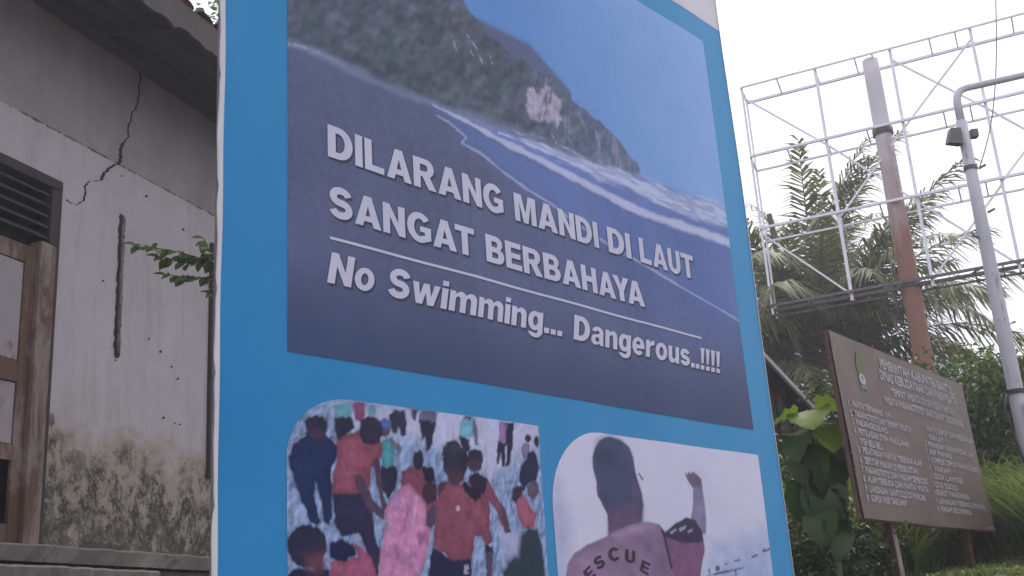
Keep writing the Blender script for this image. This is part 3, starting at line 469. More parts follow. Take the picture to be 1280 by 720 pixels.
# plinth ledge along the wall foot: uneven cement nosing over a rougher base
def rough_ledge(name, x0, x1, y0, y1, z0, z1, n, jit, mat):
    q = random.Random(3); V = []; Fs = []
    for i in range(n+1):
        x = x0 + (x1-x0)*i/n; j = [q.uniform(-jit, jit) for _ in range(4)]
        V += [(x, y0+j[0], z0), (x, y0+j[1], z1-.012+j[2]*.4), (x, y0+.012+j[1], z1+j[2]*.4), (x, y1, z1)]
    for i in range(n):
        for k in range(3): a = i*4+k; Fs.append((a+4, a, a+1, a+5)[::-1])
    Fs += [(0,1,2,3), tuple(n*4+k for k in (3,2,1,0))]
    return obj(name, V, Fs, mat, house)
rough_ledge('plinth_ledge', X0, X1, -.16, -.002, 1.93, 2.035, 90, .012, M['concrete'])
rough_ledge('plinth_base', X0, X1, -.10, -.003, 1.1, 1.925, 60, .02, M['concrete'])
rough_ledge('front_step', -1.5, .25, -.75, -.17, 1.2, 1.84, 30, .012, M['concrete'])

# crack running down from the eave to the door head
cr = [(.80,5.80),(.815,5.70),(.80,5.63),(.805,5.55),(.79,5.47),(.765,5.41),(.735,5.37),(.72,5.30),(.70,5.24),(.70,5.15),(.655,5.08),(.62,5.01),(.63,4.95),(.60,4.88),(.545,4.85),(.50,4.80),(.455,4.76),(.425,4.69),(.375,4.66),(.30,4.63),(.265,4.58),(.27,4.52),(.25,4.46),(.20,4.42),(.13,4.40),(.08,4.42)]
V, Fs = [], []; q = random.Random(5)
pts = []
for a, c in zip(cr, cr[1:]):
    for k in range(4): t = k/4; pts.append((a[0]+(c[0]-a[0])*t+q.uniform(-.008,.008), a[1]+(c[1]-a[1])*t+q.uniform(-.006,.006)))
for i, p in enumerate(pts):
    w = .007+.006*q.random()+(.008 if 40 < i < 75 else 0)
    V += [(p[0]-w, -.0022, p[1]-w*.3), (p[0]+w, -.0022, p[1]+w*.3)]
for i in range(len(pts)-1): Fs.append((2*i, 2*i+1, 2*i+3, 2*i+2))
M['crack'] = simple_mat('crack_shadow_dirt', (.035,.03,.03), (.02,.018,.018), 12, .95, bstr=0)
obj('crack', V, Fs, M['crack'], house)

# chased slot with an old conduit in it
M['conduit'] = simple_mat('grimy_conduit', (.22,.20,.20), (.06,.055,.055), 14, .9, bstr=.4)
q = random.Random(9)
for nm, w, y, mat in (('conduit_chase', .034, -.0025, M['crack']),):
    V, Fs = [], []
    for i in range(41):
        z = 3.40 + 1.10*i/40; e = .6 if i in (0, 40) else 1
        V += [(.668-(w+q.uniform(-.012,.008))*e, y, z), (.672+(w+q.uniform(-.012,.008))*e, y, z)]
    for i in range(40): Fs.append((2*i, 2*i+1, 2*i+3, 2*i+2))
    obj(nm, V, Fs, mat, house)
b = MB(); zc = [3.43+1.04*i/12 for i in range(13)]
b.tube([(.674+.004*math.sin(i*1.7), -.012, z) for i, z in enumerate(zc)], [.013+.003*math.sin(i*2.3) for i in range(13)], 8)
b.obj('conduit', M['conduit'], house, True)
# plaster blisters and old nail heads
for (x, z, s) in ((.36,2.62,.05),(.07,2.86,.03)):
    V = [(x, -.012, z)]; n = 14
    for j in range(n): a = 2*math.pi*j/n; r = s*q.uniform(.75,1.2); V.append((x+r*math.cos(a), -.002, z+r*1.5*math.sin(a)))
    obj('plaster_blister', V, [(0, j+1, (j+1) % n+1) for j in range(n)], M['concrete'], house)
for (x, z) in ((.49,3.93),(1.02,3.62),(1.16,3.55),(1.30,3.46),(1.38,3.38),(.66,3.38),(1.22,3.05),(1.42,3.03),(1.36,3.03),(1.40,4.62),(.64,4.80),(.93,4.74)):
    q2 = q.uniform(.004,.010)
    MB().tube([(x,-.012,z),(x,.004,z)], [q2,q2*.8], 7).obj('nail_hole', M['crack'], house)

# door set: louvre above, worn leaf below
door = obj('door', *(lambda m: (m.v, m.f))(MB().box(-.995, -.125, .06, .095, 2.60, 4.0)), M['wood_dark'], house)
for (x0, x1, z0, z1) in ((-.995,-.905,2.06,3.99),(-.215,-.125,2.06,3.99)):
    MB().box(x0, x1, .03, .058, z0, z1).obj('stile', M['door_rail'], door, bevel=.004)
for (z0, z1) in ((3.87,3.99),(3.06,3.2),(2.56,2.66),(2.06,2.17)):
    MB().box(-.903, -.217, .032, .058, z0, z1).obj('rail', M['door_rail'], door, bevel=.004)
MB().box(-.90, -.22, .040, .057, 3.205, 3.865).obj('panel', M['door_panel'], door, bevel=.003)
MB().box(-.90, -.22, .042, .057, 2.665, 3.055).obj('panel', M['door_panel'], door, bevel=.003)
obj('broken_panel', [(-.90,.048,2.175),(-.62,.048,2.175),(-.70,.048,2.26),(-.78,.048,2.24),(-.84,.048,2.36),(-.90,.048,2.40)]+[(-.90,.056,2.175),(-.62,.056,2.175),(-.70,.056,2.26),(-.78,.056,2.24),(-.84,.056,2.36),(-.90,.056,2.40)], [(0,1,2,3,4,5),(11,10,9,8,7,6)]+[(i,(i+1) % 6+0,(i+1) % 6+6,i+6)[::-1] for i in range(6)], M['door_panel'], door)
MB().tube([(-.86,.0,3.12),(-.86,.032,3.12)], .022, 10).obj('handle', M['rust'], door)
for x0, x1 in ((-1.055,-.997),(-.122,.02)):
    MB().box(x0, x1, -.006, .10, 2.037, 4.045).obj('door_jamb', M['jamb'], house, bevel=.006)
MB().box(.022, .048, -.004, .09, 2.037, 4.50).obj('door_architrave', M['wood_dark'], house, bevel=.004)
lou = obj('louvre', *(lambda m: (m.v, m.f))(MB().box(-1.055, .02, .12, .14, 4.05, 4.52)), M['black'], house)
MB().box(-1.055, .02, -.008, .118, 4.455, 4.525).obj('louvre_head', M['wood_dark'], lou, bevel=.004)
MB().box(-.05, .02, -.006, .116, 4.05, 4.453).obj('louvre_post', M['wood_dark'], lou, bevel=.004)
for k in range(5):
    z = 4.075 + k*.078
    obj('slat', [(-1.05,.01,z),(-.052,.01,z),(-.052,.1,z+.06),(-1.05,.1,z+.06),(-1.05,.01,z+.014),(-.052,.01,z+.014),(-.052,.1,z+.074),(-1.05,.1,z+.074)],
        [(0,3,2,1),(4,5,6,7),(0,1,5,4),(1,2,6,5),(2,3,7,6),(3,0,4,7)], M['wood_dark'], lou)
# window with plank shutters, mostly behind the banner
win = obj('window', *(lambda m: (m.v, m.f))(MB().box(1.805, 3.095, .10, .12, 2.695, 4.575)), M['black'], house)
for x0, x1, z0, z1 in ((1.77,1.84,2.66,4.62),(3.06,3.13,2.66,4.62),(1.842,3.058,4.54,4.62),(1.842,3.058,2.66,2.74)):
    MB().box(x0, x1, -.03, .098, z0, z1).obj('window_frame', M['wood_dark'], win, bevel=.004)
for k in range(8):
    MB().box(1.85+k*.15, 1.992+k*.15, .02+.004*(k % 2), .045, 2.745, 4.535).obj('shutter_plank', M['wood_dark'], win, bevel=.003)

# roof: deep eave over the front; boards underneath run along the eave, rafters across
OV, SL = .79, .205
def roof_z(y): return 5.86 + SL*(y)            # underside line through the wall head
rz = lambda y: roof_z(y)
roof = obj('roof', [(X0-.5,-OV-.05,rz(-OV-.05)+.13),(X1+.5,-OV-.05,rz(-OV-.05)+.13),(X1+.5,3.1,rz(3.1)+.13),(X0-.5,3.1,rz(3.1)+.13),(X1+.5,7.2,rz(-OV)+.13),(X0-.5,7.2,rz(-OV)+.13)],
           [(0,1,2,3),(3,2,4,5)], M['rooftile'], house)
so = roof.modifiers.new('thick', 'SOLIDIFY'); so.thickness = .05; so.offset = -1
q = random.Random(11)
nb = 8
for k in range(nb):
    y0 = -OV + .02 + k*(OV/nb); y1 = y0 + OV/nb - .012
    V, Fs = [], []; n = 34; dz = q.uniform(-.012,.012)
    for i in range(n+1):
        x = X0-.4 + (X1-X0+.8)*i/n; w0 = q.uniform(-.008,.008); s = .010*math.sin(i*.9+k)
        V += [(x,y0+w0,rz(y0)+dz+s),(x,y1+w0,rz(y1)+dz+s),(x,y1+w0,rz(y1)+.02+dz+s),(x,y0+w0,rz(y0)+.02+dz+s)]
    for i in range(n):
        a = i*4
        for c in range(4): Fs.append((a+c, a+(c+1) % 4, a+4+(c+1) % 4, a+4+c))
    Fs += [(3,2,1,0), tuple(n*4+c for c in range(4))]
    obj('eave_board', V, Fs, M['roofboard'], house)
for k in range(8):
    x = X0 + .3 + k*1.17
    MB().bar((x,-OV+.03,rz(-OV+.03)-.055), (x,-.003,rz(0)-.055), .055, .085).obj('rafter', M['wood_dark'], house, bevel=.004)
V, Fs = [], []; n = 130
for i in range(n+1):
    x = X0-.5 + (X1-X0+1.0)*i/n; j = q.uniform(-.03,.022); s = .012*math.sin(i*.55)
    V += [(x,-OV-.01,rz(-OV)-.10+j+s),(x,-OV-.045,rz(-OV)-.10+j+s),(x,-OV-.045,rz(-OV)+.085+s),(x,-OV-.01,rz(-OV)+.085+s)]
for i in range(n):
    a = i*4
    for c in range(4): Fs.append((a+c, a+4+c, a+4+(c+1) % 4, a+(c+1) % 4))
Fs += [(0,1,2,3), tuple(n*4+c for c in (3,2,1,0))]
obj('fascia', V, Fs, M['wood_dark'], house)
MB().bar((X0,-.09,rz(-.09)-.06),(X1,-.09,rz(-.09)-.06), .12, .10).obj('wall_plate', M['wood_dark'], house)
# roof tiles along the eave edge
tm = MB()
for i in range(6):
    a0 = math.pi*i/6; a1 = math.pi*(i+1)/6
    tm.add([(.095*math.cos(a0),0,.045*math.sin(a0)),(.095*math.cos(a1),0,.045*math.sin(a1)),(.085*math.cos(a1),.4,.04*math.sin(a1)+.082),(.085*math.cos(a0),.4,.04*math.sin(a0)+.082)],[(0,1,2,3)])
tme = bpy.data.meshes.new('roof_tile'); tme.from_pydata(tm.v, [], tm.f); tme.materials.append(M['rooftile'])
for r_ in range(3):
    for i in range(44):
        o = link('roof_tile', tme, None, house); y = -OV-.05 + r_*.34
        o.location = (X0-.4 + i*.213 + q.uniform(-.01,.01), y, rz(y)+.145 + r_*.004); o.rotation_euler = (0, 0, q.uniform(-.03,.03))
        so_ = None
# ------------------------------------------------------------------ the warning banner (local x across, y behind, z up)
BP = (-.9581, 3.4869)
ban = empty('warning_banner', (BP[0], BP[1], 0), R(90-41.238))
tag(ban, 'large blue warning banner with beach photo and white lettering against swimming', 'banner')
BW, BB_, BT = 3.563, 1.02, 5.25
def rip(u, v):
    return (.0045*np.sin(u*2.3+v*.9) + .003*np.sin(v*3.1+u*1.3+1) + .0022*np.sin(u*9.5+.6*np.sin(v*2)) + .0022*np.sin(v*11+u*2.0)*np.exp(-((u-.0)/.18)**2)
            + .0014*np.exp(-((u-2.33-.01*v)/.02)**2) - .002*np.exp(-((u-1.18-.015*v)/.025)**2))
def sheet(name, u0, u1, v0, v1, step, y, mat, tint=None, parent=ban):
    nu = max(2, int(round((u1-u0)/step))+1); nv = max(2, int(round((v1-v0)/step))+1)
    u = np.linspace(u0, u1, nu); v = np.linspace(v0, v1, nv); U_, V_ = np.meshgrid(u, v)
    P_ = np.c_[U_.ravel(), (rip(U_, V_)+y).ravel(), V_.ravel()]
    i = (np.arange(nv-1)[:, None]*nu + np.arange(nu-1)[None, :]).ravel()
    t = tint(U_, V_).reshape(-1, 3) if tint else None
    me = fast_mesh(name, P_, np.c_[i, i+1, i+nu+1, i+nu], t)
    me.polygons.foreach_set('use_smooth', [True]*len(me.polygons))
    return link(name, me, mat, parent)
# carcass: box frame behind the vinyl, hem cloth on the sides, posts and back braces down to the soil
for x0, x1, z0, z1 in ((.012,.06,BB_+.01,BT-.01),(BW-.06,BW-.012,BB_+.01,BT-.01),(1.75,1.81,BB_+.07,BT-.07)):
    MB().box(x0, x1, .012, .05, z0, z1).obj('frame_upright', M['steel_dull'], ban)
for z in (BB_+.01, 2.4, 3.8, BT-.06):
    MB().box(.062 if z in (2.4,3.8) else .062, BW-.062, .014, .048, z, z+.05).obj('frame_rail', M['steel_dull'], ban) if z not in (2.4,3.8) else MB().box(.062, 1.748, .014, .048, z, z+.05).obj('frame_rail', M['steel_dull'], ban)
for x in (.45, 3.0):
    gg = gz(BP[0]+math.sin(R(41.2))*x, BP[1]+math.cos(R(41.2))*x)
    MB().tube([(x,.09,gg-.3),(x,.09,BT-.1)], .038, 12).obj('post', M['galv'], ban, True)
    MB().bar((x+(.9 if x < 1 else 0),.10,3.6),(x+(.9 if x < 1 else -.6),1.1,gg+.1), .05).obj('back_brace', M['galv'], ban)
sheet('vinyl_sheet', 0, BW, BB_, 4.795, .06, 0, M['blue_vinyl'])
sheet('white_top_band', 0, BW, 4.797, BT, .06, 0, M['white_vinyl'])
def hem(u, sgn):
    V, Fs = [], []; n = 150; qq = random.Random(2)
    for i in range(n+1):
        v = BB_ + (BT-BB_)*i/n; k = .004*math.sin(v*9)+.003*math.sin(v*23+1); y0 = float(rip(np.array(u), np.array(v)))
        pinch = sum(.010*math.exp(-((v-p)/.025)**2) for p in (1.75,2.18,2.46,2.82,3.25,3.9))
        d = .024 + k*.8 + qq.uniform(-.0012,.0012) - pinch
        V += [(u+sgn*.007, y0-.0035, v), (u-sgn*.0005, y0-.003, v), (u-sgn*(.002+k*.3-pinch*.2), d*.5, v), (u+sgn*.002, d, v), (u+sgn*.02, d+.002, v)]
    for i in range(n):
        for c in range(4):
            a = i*5+c; Fs.append((a, a+5, a+6, a+1) if sgn > 0 else (a, a+1, a+6, a+5))
    return obj('hem', V, Fs, M['white_vinyl'], ban, True)
hem(0, 1); hem(BW, -1)
obj('back_cloth', [(0.02,.055,BB_),(BW-.02,.055,BB_),(BW-.02,.055,BT),(.02,.055,BT)], [(0,3,2,1)], M['white_vinyl'], ban)

# --- printing
def sdf(poly, U_, V_):
    """signed distance, negative inside"""
    d = np.full(U_.shape, 1e9); ins = np.zeros(U_.shape, bool)
    for (ax, ay), (bx, by) in zip(poly, poly[1:]+poly[:1]):
        ex, ey = bx-ax, by-ay; wx, wy = U_-ax, V_-ay
        t = np.clip((wx*ex+wy*ey)/(ex*ex+ey*ey+1e-12), 0, 1)
        d = np.minimum(d, (wx-t*ex)**2+(wy-t*ey)**2)
        c = (ay > V_) != (by > V_)
        if abs(ey) > 1e-9: ins ^= c & (U_ < ex*(V_-ay)/ey+ax)
    d = np.sqrt(d); return np.where(ins, -d, d)
def ldist(line, U_, V_):
    d = np.full(U_.shape, 1e9); tt = np.zeros(U_.shape); n = len(line)-1
    for i, ((ax, ay), (bx, by)) in enumerate(zip(line, line[1:])):
        ex, ey = bx-ax, by-ay; wx, wy = U_-ax, V_-ay
        t = np.clip((wx*ex+wy*ey)/(ex*ex+ey*ey+1e-12), 0, 1)
        dd = np.hypot(wx-t*ex, wy-t*ey); b_ = dd < d; d = np.where(b_, dd, d); tt = np.where(b_, (i+t)/n, tt)
    return d, tt
def over(C, m, c):
    c = np.array(pc(c)) if not isinstance(c, np.ndarray) else c
    return C*(1-m[..., None]) + c*m[..., None]
def tone(c): return np.array(pc(c))

def beach(U_, V_):
    f1 = fbm(U_*3, V_*3, 11); f2 = fbm(U_*14, V_*14, 21); f3 = fbm(U_*45, V_*45, 31, 3); f4 = fbm(U_*7, V_*2.2, 41)
    # dark sand; veil and gloss over the print painted in, lighter above
    C = tone((84,92,120))*(1+.4*(f1-.5)+.2*(f3-.5))[..., None]
    C = C + (tone((80,96,140))-tone((84,92,120)))*(sstep(1.2, 3.0, U_)*sstep(2.4, 3.0, V_))[..., None]
    C = C + (tone((54,67,97))-C)*(.8*sstep(2.75, 2.3, V_))[..., None]
    # sky above the horizon
    sky = tone((86,128,184)) + (tone((122,156,202))-tone((86,128,184)))*np.clip((U_-1.5)/1.7+.25*(f1-.5), 0, 1)[..., None]
    hz = np.interp(U_, [0, 2.5, 2.53, 3.4], [3.5, 3.5, 3.555, 3.555])
    C = over(C, sstep(-.004, .004, V_-hz)*(U_ > 2.0), sky)
    up = sdf([(1.0,4.4),(1.3,4.0),(1.7,4.0),(2.0,3.85),(2.6,3.5),(3.6,3.5),(3.6,5.2),(.6,5.2)], U_, V_)
    C = over(C, sstep(.02, -.02, up)*(V_ > 3.53), sky)
    # wet sand and water
    w = sdf(WATER, U_, V_) + .02*(f2-.5)
    water = tone((88,108,158))*(1+.35*(f4-.5))[..., None]
    C = over(C, sstep(.05, -.05, w)*.85, water)
    s = sdf(SEA, U_, V_) + .015*(f2-.5)
    C = over(C, sstep(.02, -.02, s)*.9, tone((96,116,168))*(1+.4*(f4-.5))[..., None])
    # cliff
    k = sdf(CLIFF, U_, V_) + .045*(f2-.5) + .012*(f3-.5)
    rk = .25+.5*sstep(.25, .78, f2)
    rock = tone((58,68,80))*(1-rk)[..., None] + tone((92,100,116))*rk[..., None]
    gr = sstep(.40, .65, fbm(U_*5+3, V_*4, 51)); rock = rock*(1-.35*gr)[..., None] + tone((66,80,86))*(.35*gr)[..., None]
    far = sstep(1.4, 2.5, U_); rock = rock*(1-.6*far)[..., None] + tone((100,116,146))*(.6*far)[..., None]
    em = fbm((U_+.016)*17-V_*6, (V_-.02)*14, 62, 5)-fbm(U_*17-V_*6, V_*14, 62, 5)
    rock = rock*np.clip(.88+.22*f3+1.3*em, .4, 1.6)[..., None]*(.82+.38*fbm(U_*7-V_*4, V_*2.6, 61))[..., None]
    C = over(C, sstep(.008, -.008, k), rock)
    p = sdf(PATCH, U_, V_) + .10*(fbm(U_*22, V_*16, 71)-.5)
    vs = fbm(U_*34-V_*12, V_*12, 72, 4); C = over(C, sstep(.012, -.015, p)*sstep(.30, .58, vs)*.9, tone((156,150,170))*(.55+.9*f3)[..., None])
    st = fbm(U_*30, V_*8, 81); C = over(C, sstep(.62, .74, st)*sstep(.0, -.03, k)*sstep(1.4, 2.0, U_)*.45, tone((142,142,162)))
    for i, L_ in enumerate(STREAKS):
        d, t = ldist(L_, U_, V_); C = over(C, sstep(.014, .0, d+.03*(f3-.35))*.6, tone((160,158,178)))
    # spray along the foot of the cliff, surf and swash lines
    d, t = ldist(BASE, U_, V_)
    wd = .035+.03*sstep(.2, .9, t)
    C = over(C, sstep(wd, .0, d+.05*(f2-.45))*.42, tone((132,142,172)))
    C = over(C, sstep(.012, .0, d+.03*(f3-.5))*sstep(.3, .0, t)*.75, tone((160,164,188)))
    d, t = ldist(SURF1, U_, V_)
    wd = .02+.075*t
    C = over(C, sstep(wd, wd*.4, d+.09*(fbm(U_*6, V_*40, 91)-.5))*(.55+.6*sstep(.35,.6,fbm(U_*12+V_*20, V_*70, 92, 4)))*.85, tone((168,178,208)))
    d, t = ldist(SURF2, U_, V_)
    wd = .010+.032*t
    C = over(C, sstep(wd, wd*.3, d+.02*(f2-.5))*(.75+.2*t), tone((172,178,206)))
    d, t = ldist(SHORE, U_, V_)
    C = over(C, sstep(.011, .003, d+.012*(f2-.5))*.75, tone((150,156,188)))
    return np.clip(C*(.93+.14*fbm(U_*120, V_*120, 99, 2))[..., None], .004, .82)
def crowd(U_, V_):
    f1 = fbm(U_*8, V_*8, 12); f2 = fbm(U_*40, V_*22, 22, 4); f3 = fbm(U_*90, V_*60, 32, 3)
    C = tone((126,144,178))*np.clip(.62+.76*f2+2.4*(fbm((U_+.006)*40, (V_-.008)*22, 22, 4)-f2), .3, 1.6)[..., None]*np.ones(3)
    for poly, c, s in CROWD:
        C0 = np.array(poly); pad = .08+s*3
        m = (U_ > C0[:,0].min()-pad) & (U_ < C0[:,0].max()+pad) & (V_ > C0[:,1].min()-pad) & (V_ < C0[:,1].max()+pad)
        rr = np.where(m.any(1))[0]; cc = np.where(m.any(0))[0]
        if not len(rr) or not len(cc): continue
        sl = np.s_[rr[0]:rr[-1]+1, cc[0]:cc[-1]+1]
        k = sdf(poly, U_[sl], V_[sl]) + .016*(f2[sl]-.5) + .010*(f3[sl]-.5)
        fo = fbm(U_[sl]*13+V_[sl]*6, V_[sl]*11, 42, 4); sh = (.95+.35*(fo-.5) + 1.9*(fbm((U_[sl]+.010)*13+(V_[sl]-.014)*6, (V_[sl]-.014)*11, 42, 4)-fo))*(.80+.26*sstep(0, .03, -k))
        if s > .01: sh = .8+.4*f2[sl]
        sh = np.clip(sh, .35, 1.7)
        C[sl] = over(C[sl], sstep(s, -s, k), tone(c)*sh[..., None])
    return np.clip((C*.93+tone((60,66,100))*.07)*(.84+.32*f3)[..., None], .004, .82)
def rescue(U_, V_):
    f1 = fbm(U_*2.2, V_*3, 13); f2 = fbm(U_*22, V_*22, 23, 4)
    C = tone((184,184,211))*(1+.16*(f1-.5))[..., None]
    for poly, c, s in RESCUE:
        k = sdf(poly, U_, V_) + .006*(f2-.5)
        fo = fbm(U_*7+V_*4, V_*8, 43, 4); sh = np.clip(.95+.22*(fo-.5)+1.1*(fbm((U_+.016)*7+(V_-.02)*4, (V_-.02)*8, 43, 4)-fo), .5, 1.4)
        C = over(C, sstep(s, -s, k)*(.75 if s > .05 else 1), tone(c)*sh[..., None])
    return np.clip(C*(.94+.12*fbm(U_*120, V_*120, 98, 2))[..., None], .004, .82)
sheet('printed_photo', .277, 3.335, 2.283, 4.638, .0058, -.0016, M['print'], beach)['label'] = 'printed picture of a cliff, dark sand beach and surf'
def rounded(name, u0, u1, v0, v1, rad, step, tint):
    """picture with one rounded top-left corner: rows shortened along an arc"""
    nu = int((u1-u0)/step)+1; nv = int((v1-v0)/step)+1
    v = np.linspace(v0, v1, nv); dv = np.clip(v-(v1-rad[1]), 0, rad[1])/rad[1]
    left = u0 + rad[0]*(1-np.sqrt(np.clip(1-dv**2, 0, 1)))
    t = np.linspace(0, 1, nu); U_ = left[:, None]*(1-t)[None, :] + u1*t[None, :]; V_ = np.repeat(v[:, None], nu, 1)
    P_ = np.c_[U_.ravel(), (rip(U_, V_)-.0016).ravel(), V_.ravel()]
    i = (np.arange(nv-1)[:, None]*nu + np.arange(nu-1)[None, :]).ravel()
    me = fast_mesh(name, P_, np.c_[i, i+1, i+nu+1, i+nu], tint(U_, V_).reshape(-1, 3))
    me.polygons.foreach_set('use_smooth', [True]*len(me.polygons))
    return link(name, me, M['print'], ban)
rounded('printed_photo', .272, 1.557, 1.24, 2.143, (.27,.22), .0045, crowd)['label'] = 'printed picture of rescuers in salmon shirts carrying a pink bundle'
rounded('printed_photo', 1.615, 3.345, 1.24, 2.150, (.36,.34), .0055, rescue)['label'] = 'printed picture of a rescuer in pink seen from behind, arm raised'

def lettering(s, u0, u1, base, cap, shear=0.0, gap=.075):
    """one printed word, each letter (with the dark copy printed behind it) a piece of its own"""
    w, gl = text_polys(s, gap, .3); k = (u1-u0)/(w+shear)
    for g in gl:
        v, f = glyph_tris(g)
        for mat, y, dx, dz, nm in (('ink_shadow', -.0030, .009, -.008, 'letter_shadow'), ('ink_white', -.0042, 0, 0, 'letter')):
            V = []
            for (x, z) in v:
                U1 = u0 + (x + shear*z)*k + dx; V1 = base + z*cap + dz
                V.append((U1, float(rip(np.array(U1), np.array(V1)))+y, V1))
            obj(nm, V, f, M[mat], ban)
for s, u0, u1 in (('DILARANG', .453, 1.428), ('MANDI', 1.504, 2.112), ('DI', 2.187, 2.371), ('LAUT', 2.442, 2.93)): lettering(s, u0, u1, 3.055, .132)
for s, u0, u1 in (('SANGAT', .456, 1.22), ('BERBAHAYA', 1.292, 2.44)): lettering(s, u0, u1, 2.817, .124)
for s, u0, u1 in (('No', .444, .680), ('Swimming...', .726, 1.782), ('Dangerous..!!!!', 1.838, 3.088)): lettering(s, u0, u1, 2.561, .119, .16)
def strip(name, u0, u1, v, h, mat, y):
    n = 60; V = []
    for i in range(n+1):
        u = u0+(u1-u0)*i/n; yy = float(rip(np.array(u), np.array(v)))+y; V += [(u, yy, v-h/2), (u, yy, v+h/2)]
    return obj(name, V, [(2*i, 2*i+2, 2*i+3, 2*i+1) for i in range(n)], M[mat], ban)
strip('rule_line', .458, 2.93, 2.734, .011, 'ink_white', -.004)
# RESCUE across the printed shirt, on an arc
for ch, (u, v, a) in zip('RESCUE', [(1.757,1.478,52),(1.817,1.540,42),(1.893,1.586,30),(2.004,1.621,8),(2.124,1.613,-11),(2.229,1.566,-30)]):
    w, cs = G[ch]; vv, ff = glyph_tris(cs); V = []; ca, sa = math.cos(R(a)), math.sin(R(a))
    for x, z in vv:
        x = (x-w/2)*.100; z = (z-.5)*.056
        U1, V1 = u+x*ca-z*sa, v+x*sa*.62+z*ca
        V.append((U1, float(rip(np.array(U1), np.array(V1)))-.0036, V1))
    obj('letter', V, ff, M['ink_grey'], ban)
# ------------------------------------------------------------------ the brown information board
sa = R(37.346)
GS = gz(2.5, 7.4)
info = empty('information_board', (1.87, 6.501, 0), R(90-37.346))
tag(info, 'faded brown information board with white printed lists on two rusty posts', 'sign')
SW, SH, ST, TL = 2.523, 1.115, 2.936, R(1.794)
def sp(u, v, y=0.0):   # board coordinates: across, up from the top edge, behind the face
    return (u, v*math.sin(TL) + y*math.cos(TL), ST + v*math.cos(TL) - y*math.sin(TL))
M['board'] = simple_mat('faded_brown_paint', (.160,.113,.092), (.122,.088,.073), 2.2, .6, bstr=.12, stain=(.178,.138,.122), stain_t=(.5,.75), stain_scale=3)
M['board_edge'] = simple_mat('rusty_brown_edge', (.13,.07,.055), (.09,.05,.042), 6, .8, bstr=.3)
M['leg_paint'] = simple_mat('flaking_pale_leg_paint', (.30,.27,.25), (.20,.17,.155), 9, .8, (1,1,.3), .4, stain=(.15,.065,.035), stain_t=(.52,.60))
M['sign_white'] = ink('sign_white_paint', (.50,.465,.49), .6)
M['sign_green'] = ink('emblem_green_paint', (.15,.19,.07), .6)
M['sign_teal'] = ink('emblem_teal_paint', (.16,.27,.24), .6)
n1, n2 = 16, 8; V, Fs = [], []
dent = lambda u, v: .004*math.sin(u*3+v*2)+.003*math.sin(u*7.1-v*5)
for j in range(n2+1):
    for i in range(n1+1): u = SW*i/n1; v = -SH*j/n2; V.append(sp(u, v, dent(u, v)))
for j in range(n2):
    for i in range(n1): a = j*(n1+1)+i; Fs.append((a, a+n1+1, a+n1+2, a+1))
pan = obj('panel', V, Fs, M['board'], info, True)
for u0, u1, v0, v1 in ((-.012,.03,-SH,0),(SW-.03,SW+.012,-SH,0),(.032,SW-.032,-.03,.008),(.032,SW-.032,-SH-.008,-SH+.03)):
    vs = [sp(u, v, y) for y in (.010,.032) for (u, v) in ((u0,v0),(u1,v0),(u1,v1),(u0,v1))]
    obj('frame_bar', vs, [(0,1,2,3),(7,6,5,4),(0,4,5,1),(1,5,6,2),(2,6,7,3),(3,7,4,0)], M['board_edge'], info)
for x0, x1, tp in ((.54,.70,'a'),(2.05,2.16,'b')):
    z0 = gz(*(Matrix.Rotation(R(90-37.346), 2) @ Vector((x1, 0)) + Vector((1.87, 6.501)))) - .4
    # angle-iron leg: two flanges
    xt, xb = x0, x0 + (x1-x0)*(ST-SH-z0)/.31*.55
    p = MB(); p2 = MB()
    p.add([(xt,.05,ST-.2),(xt+.06,.05,ST-.2),(xt+.06,.057,ST-.2),(xt,.057,ST-.2),(xb,.05,z0),(xb+.06,.05,z0),(xb+.06,.057,z0),(xb,.057,z0)],
          [(0,1,2,3),(7,6,5,4),(0,4,5,1),(1,5,6,2),(2,6,7,3),(3,7,4,0)])
    p2.add([(xt+.061,.05,ST-.2),(xt+.067,.05,ST-.2),(xt+.067,.11,ST-.2),(xt+.061,.11,ST-.2),(xb+.061,.05,z0),(xb+.067,.05,z0),(xb+.067,.11,z0),(xb+.061,.11,z0)],
          [(0,1,2,3),(7,6,5,4),(0,4,5,1),(1,5,6,2),(2,6,7,3),(3,7,4,0)])
    po = p.obj('post', M['leg_paint'] if tp == 'a' else M['rust'], info); p2.obj('post_flange', M['rust'], po)

def small_text(s, u0, u1, v, h, mat, parent, name='lettering'):
    c = bpy.data.curves.new('tmp', 'FONT'); c.body = s; c.size = 1; c.resolution_u = 2; c.fill_mode = 'FRONT'
    to = bpy.data.objects.new('tmp', c); COL.objects.link(to)
    dg = bpy.context.evaluated_depsgraph_get(); dg.update()
    me = bpy.data.meshes.new_from_object(to.evaluated_get(dg)); bpy.data.objects.remove(to)
    co = np.array([v_.co[:] for v_ in me.vertices]); mn = co.min(0); mx = co.max(0)
    k = (u1-u0)/(mx[0]-mn[0])
    P_ = [sp(u0+(x-mn[0])*k, v+(y/.72-.5)*h, dent(u0+(x-mn[0])*k, v)-.0035) for x, y, _ in co]
    fs = [tuple(p.vertices) for p in me.polygons]
    # a second pass shifted by a stroke makes the painted strokes heavier
    n = len(P_); t_ = h*.07; PP, FF = [], []
    for k, (ox, oz) in enumerate(((0,0),(t_*1.5,t_*.4),(t_*.7,-t_*.8),(t_*.9,t_*.9))):
        PP += [(x+ox, y-.0004*k, z+oz) for x, y, z in P_]; FF += [tuple(i+n*k for i in f) for f in fs]
    return tag(obj(name, PP, FF, M[mat], parent), kind='stuff')
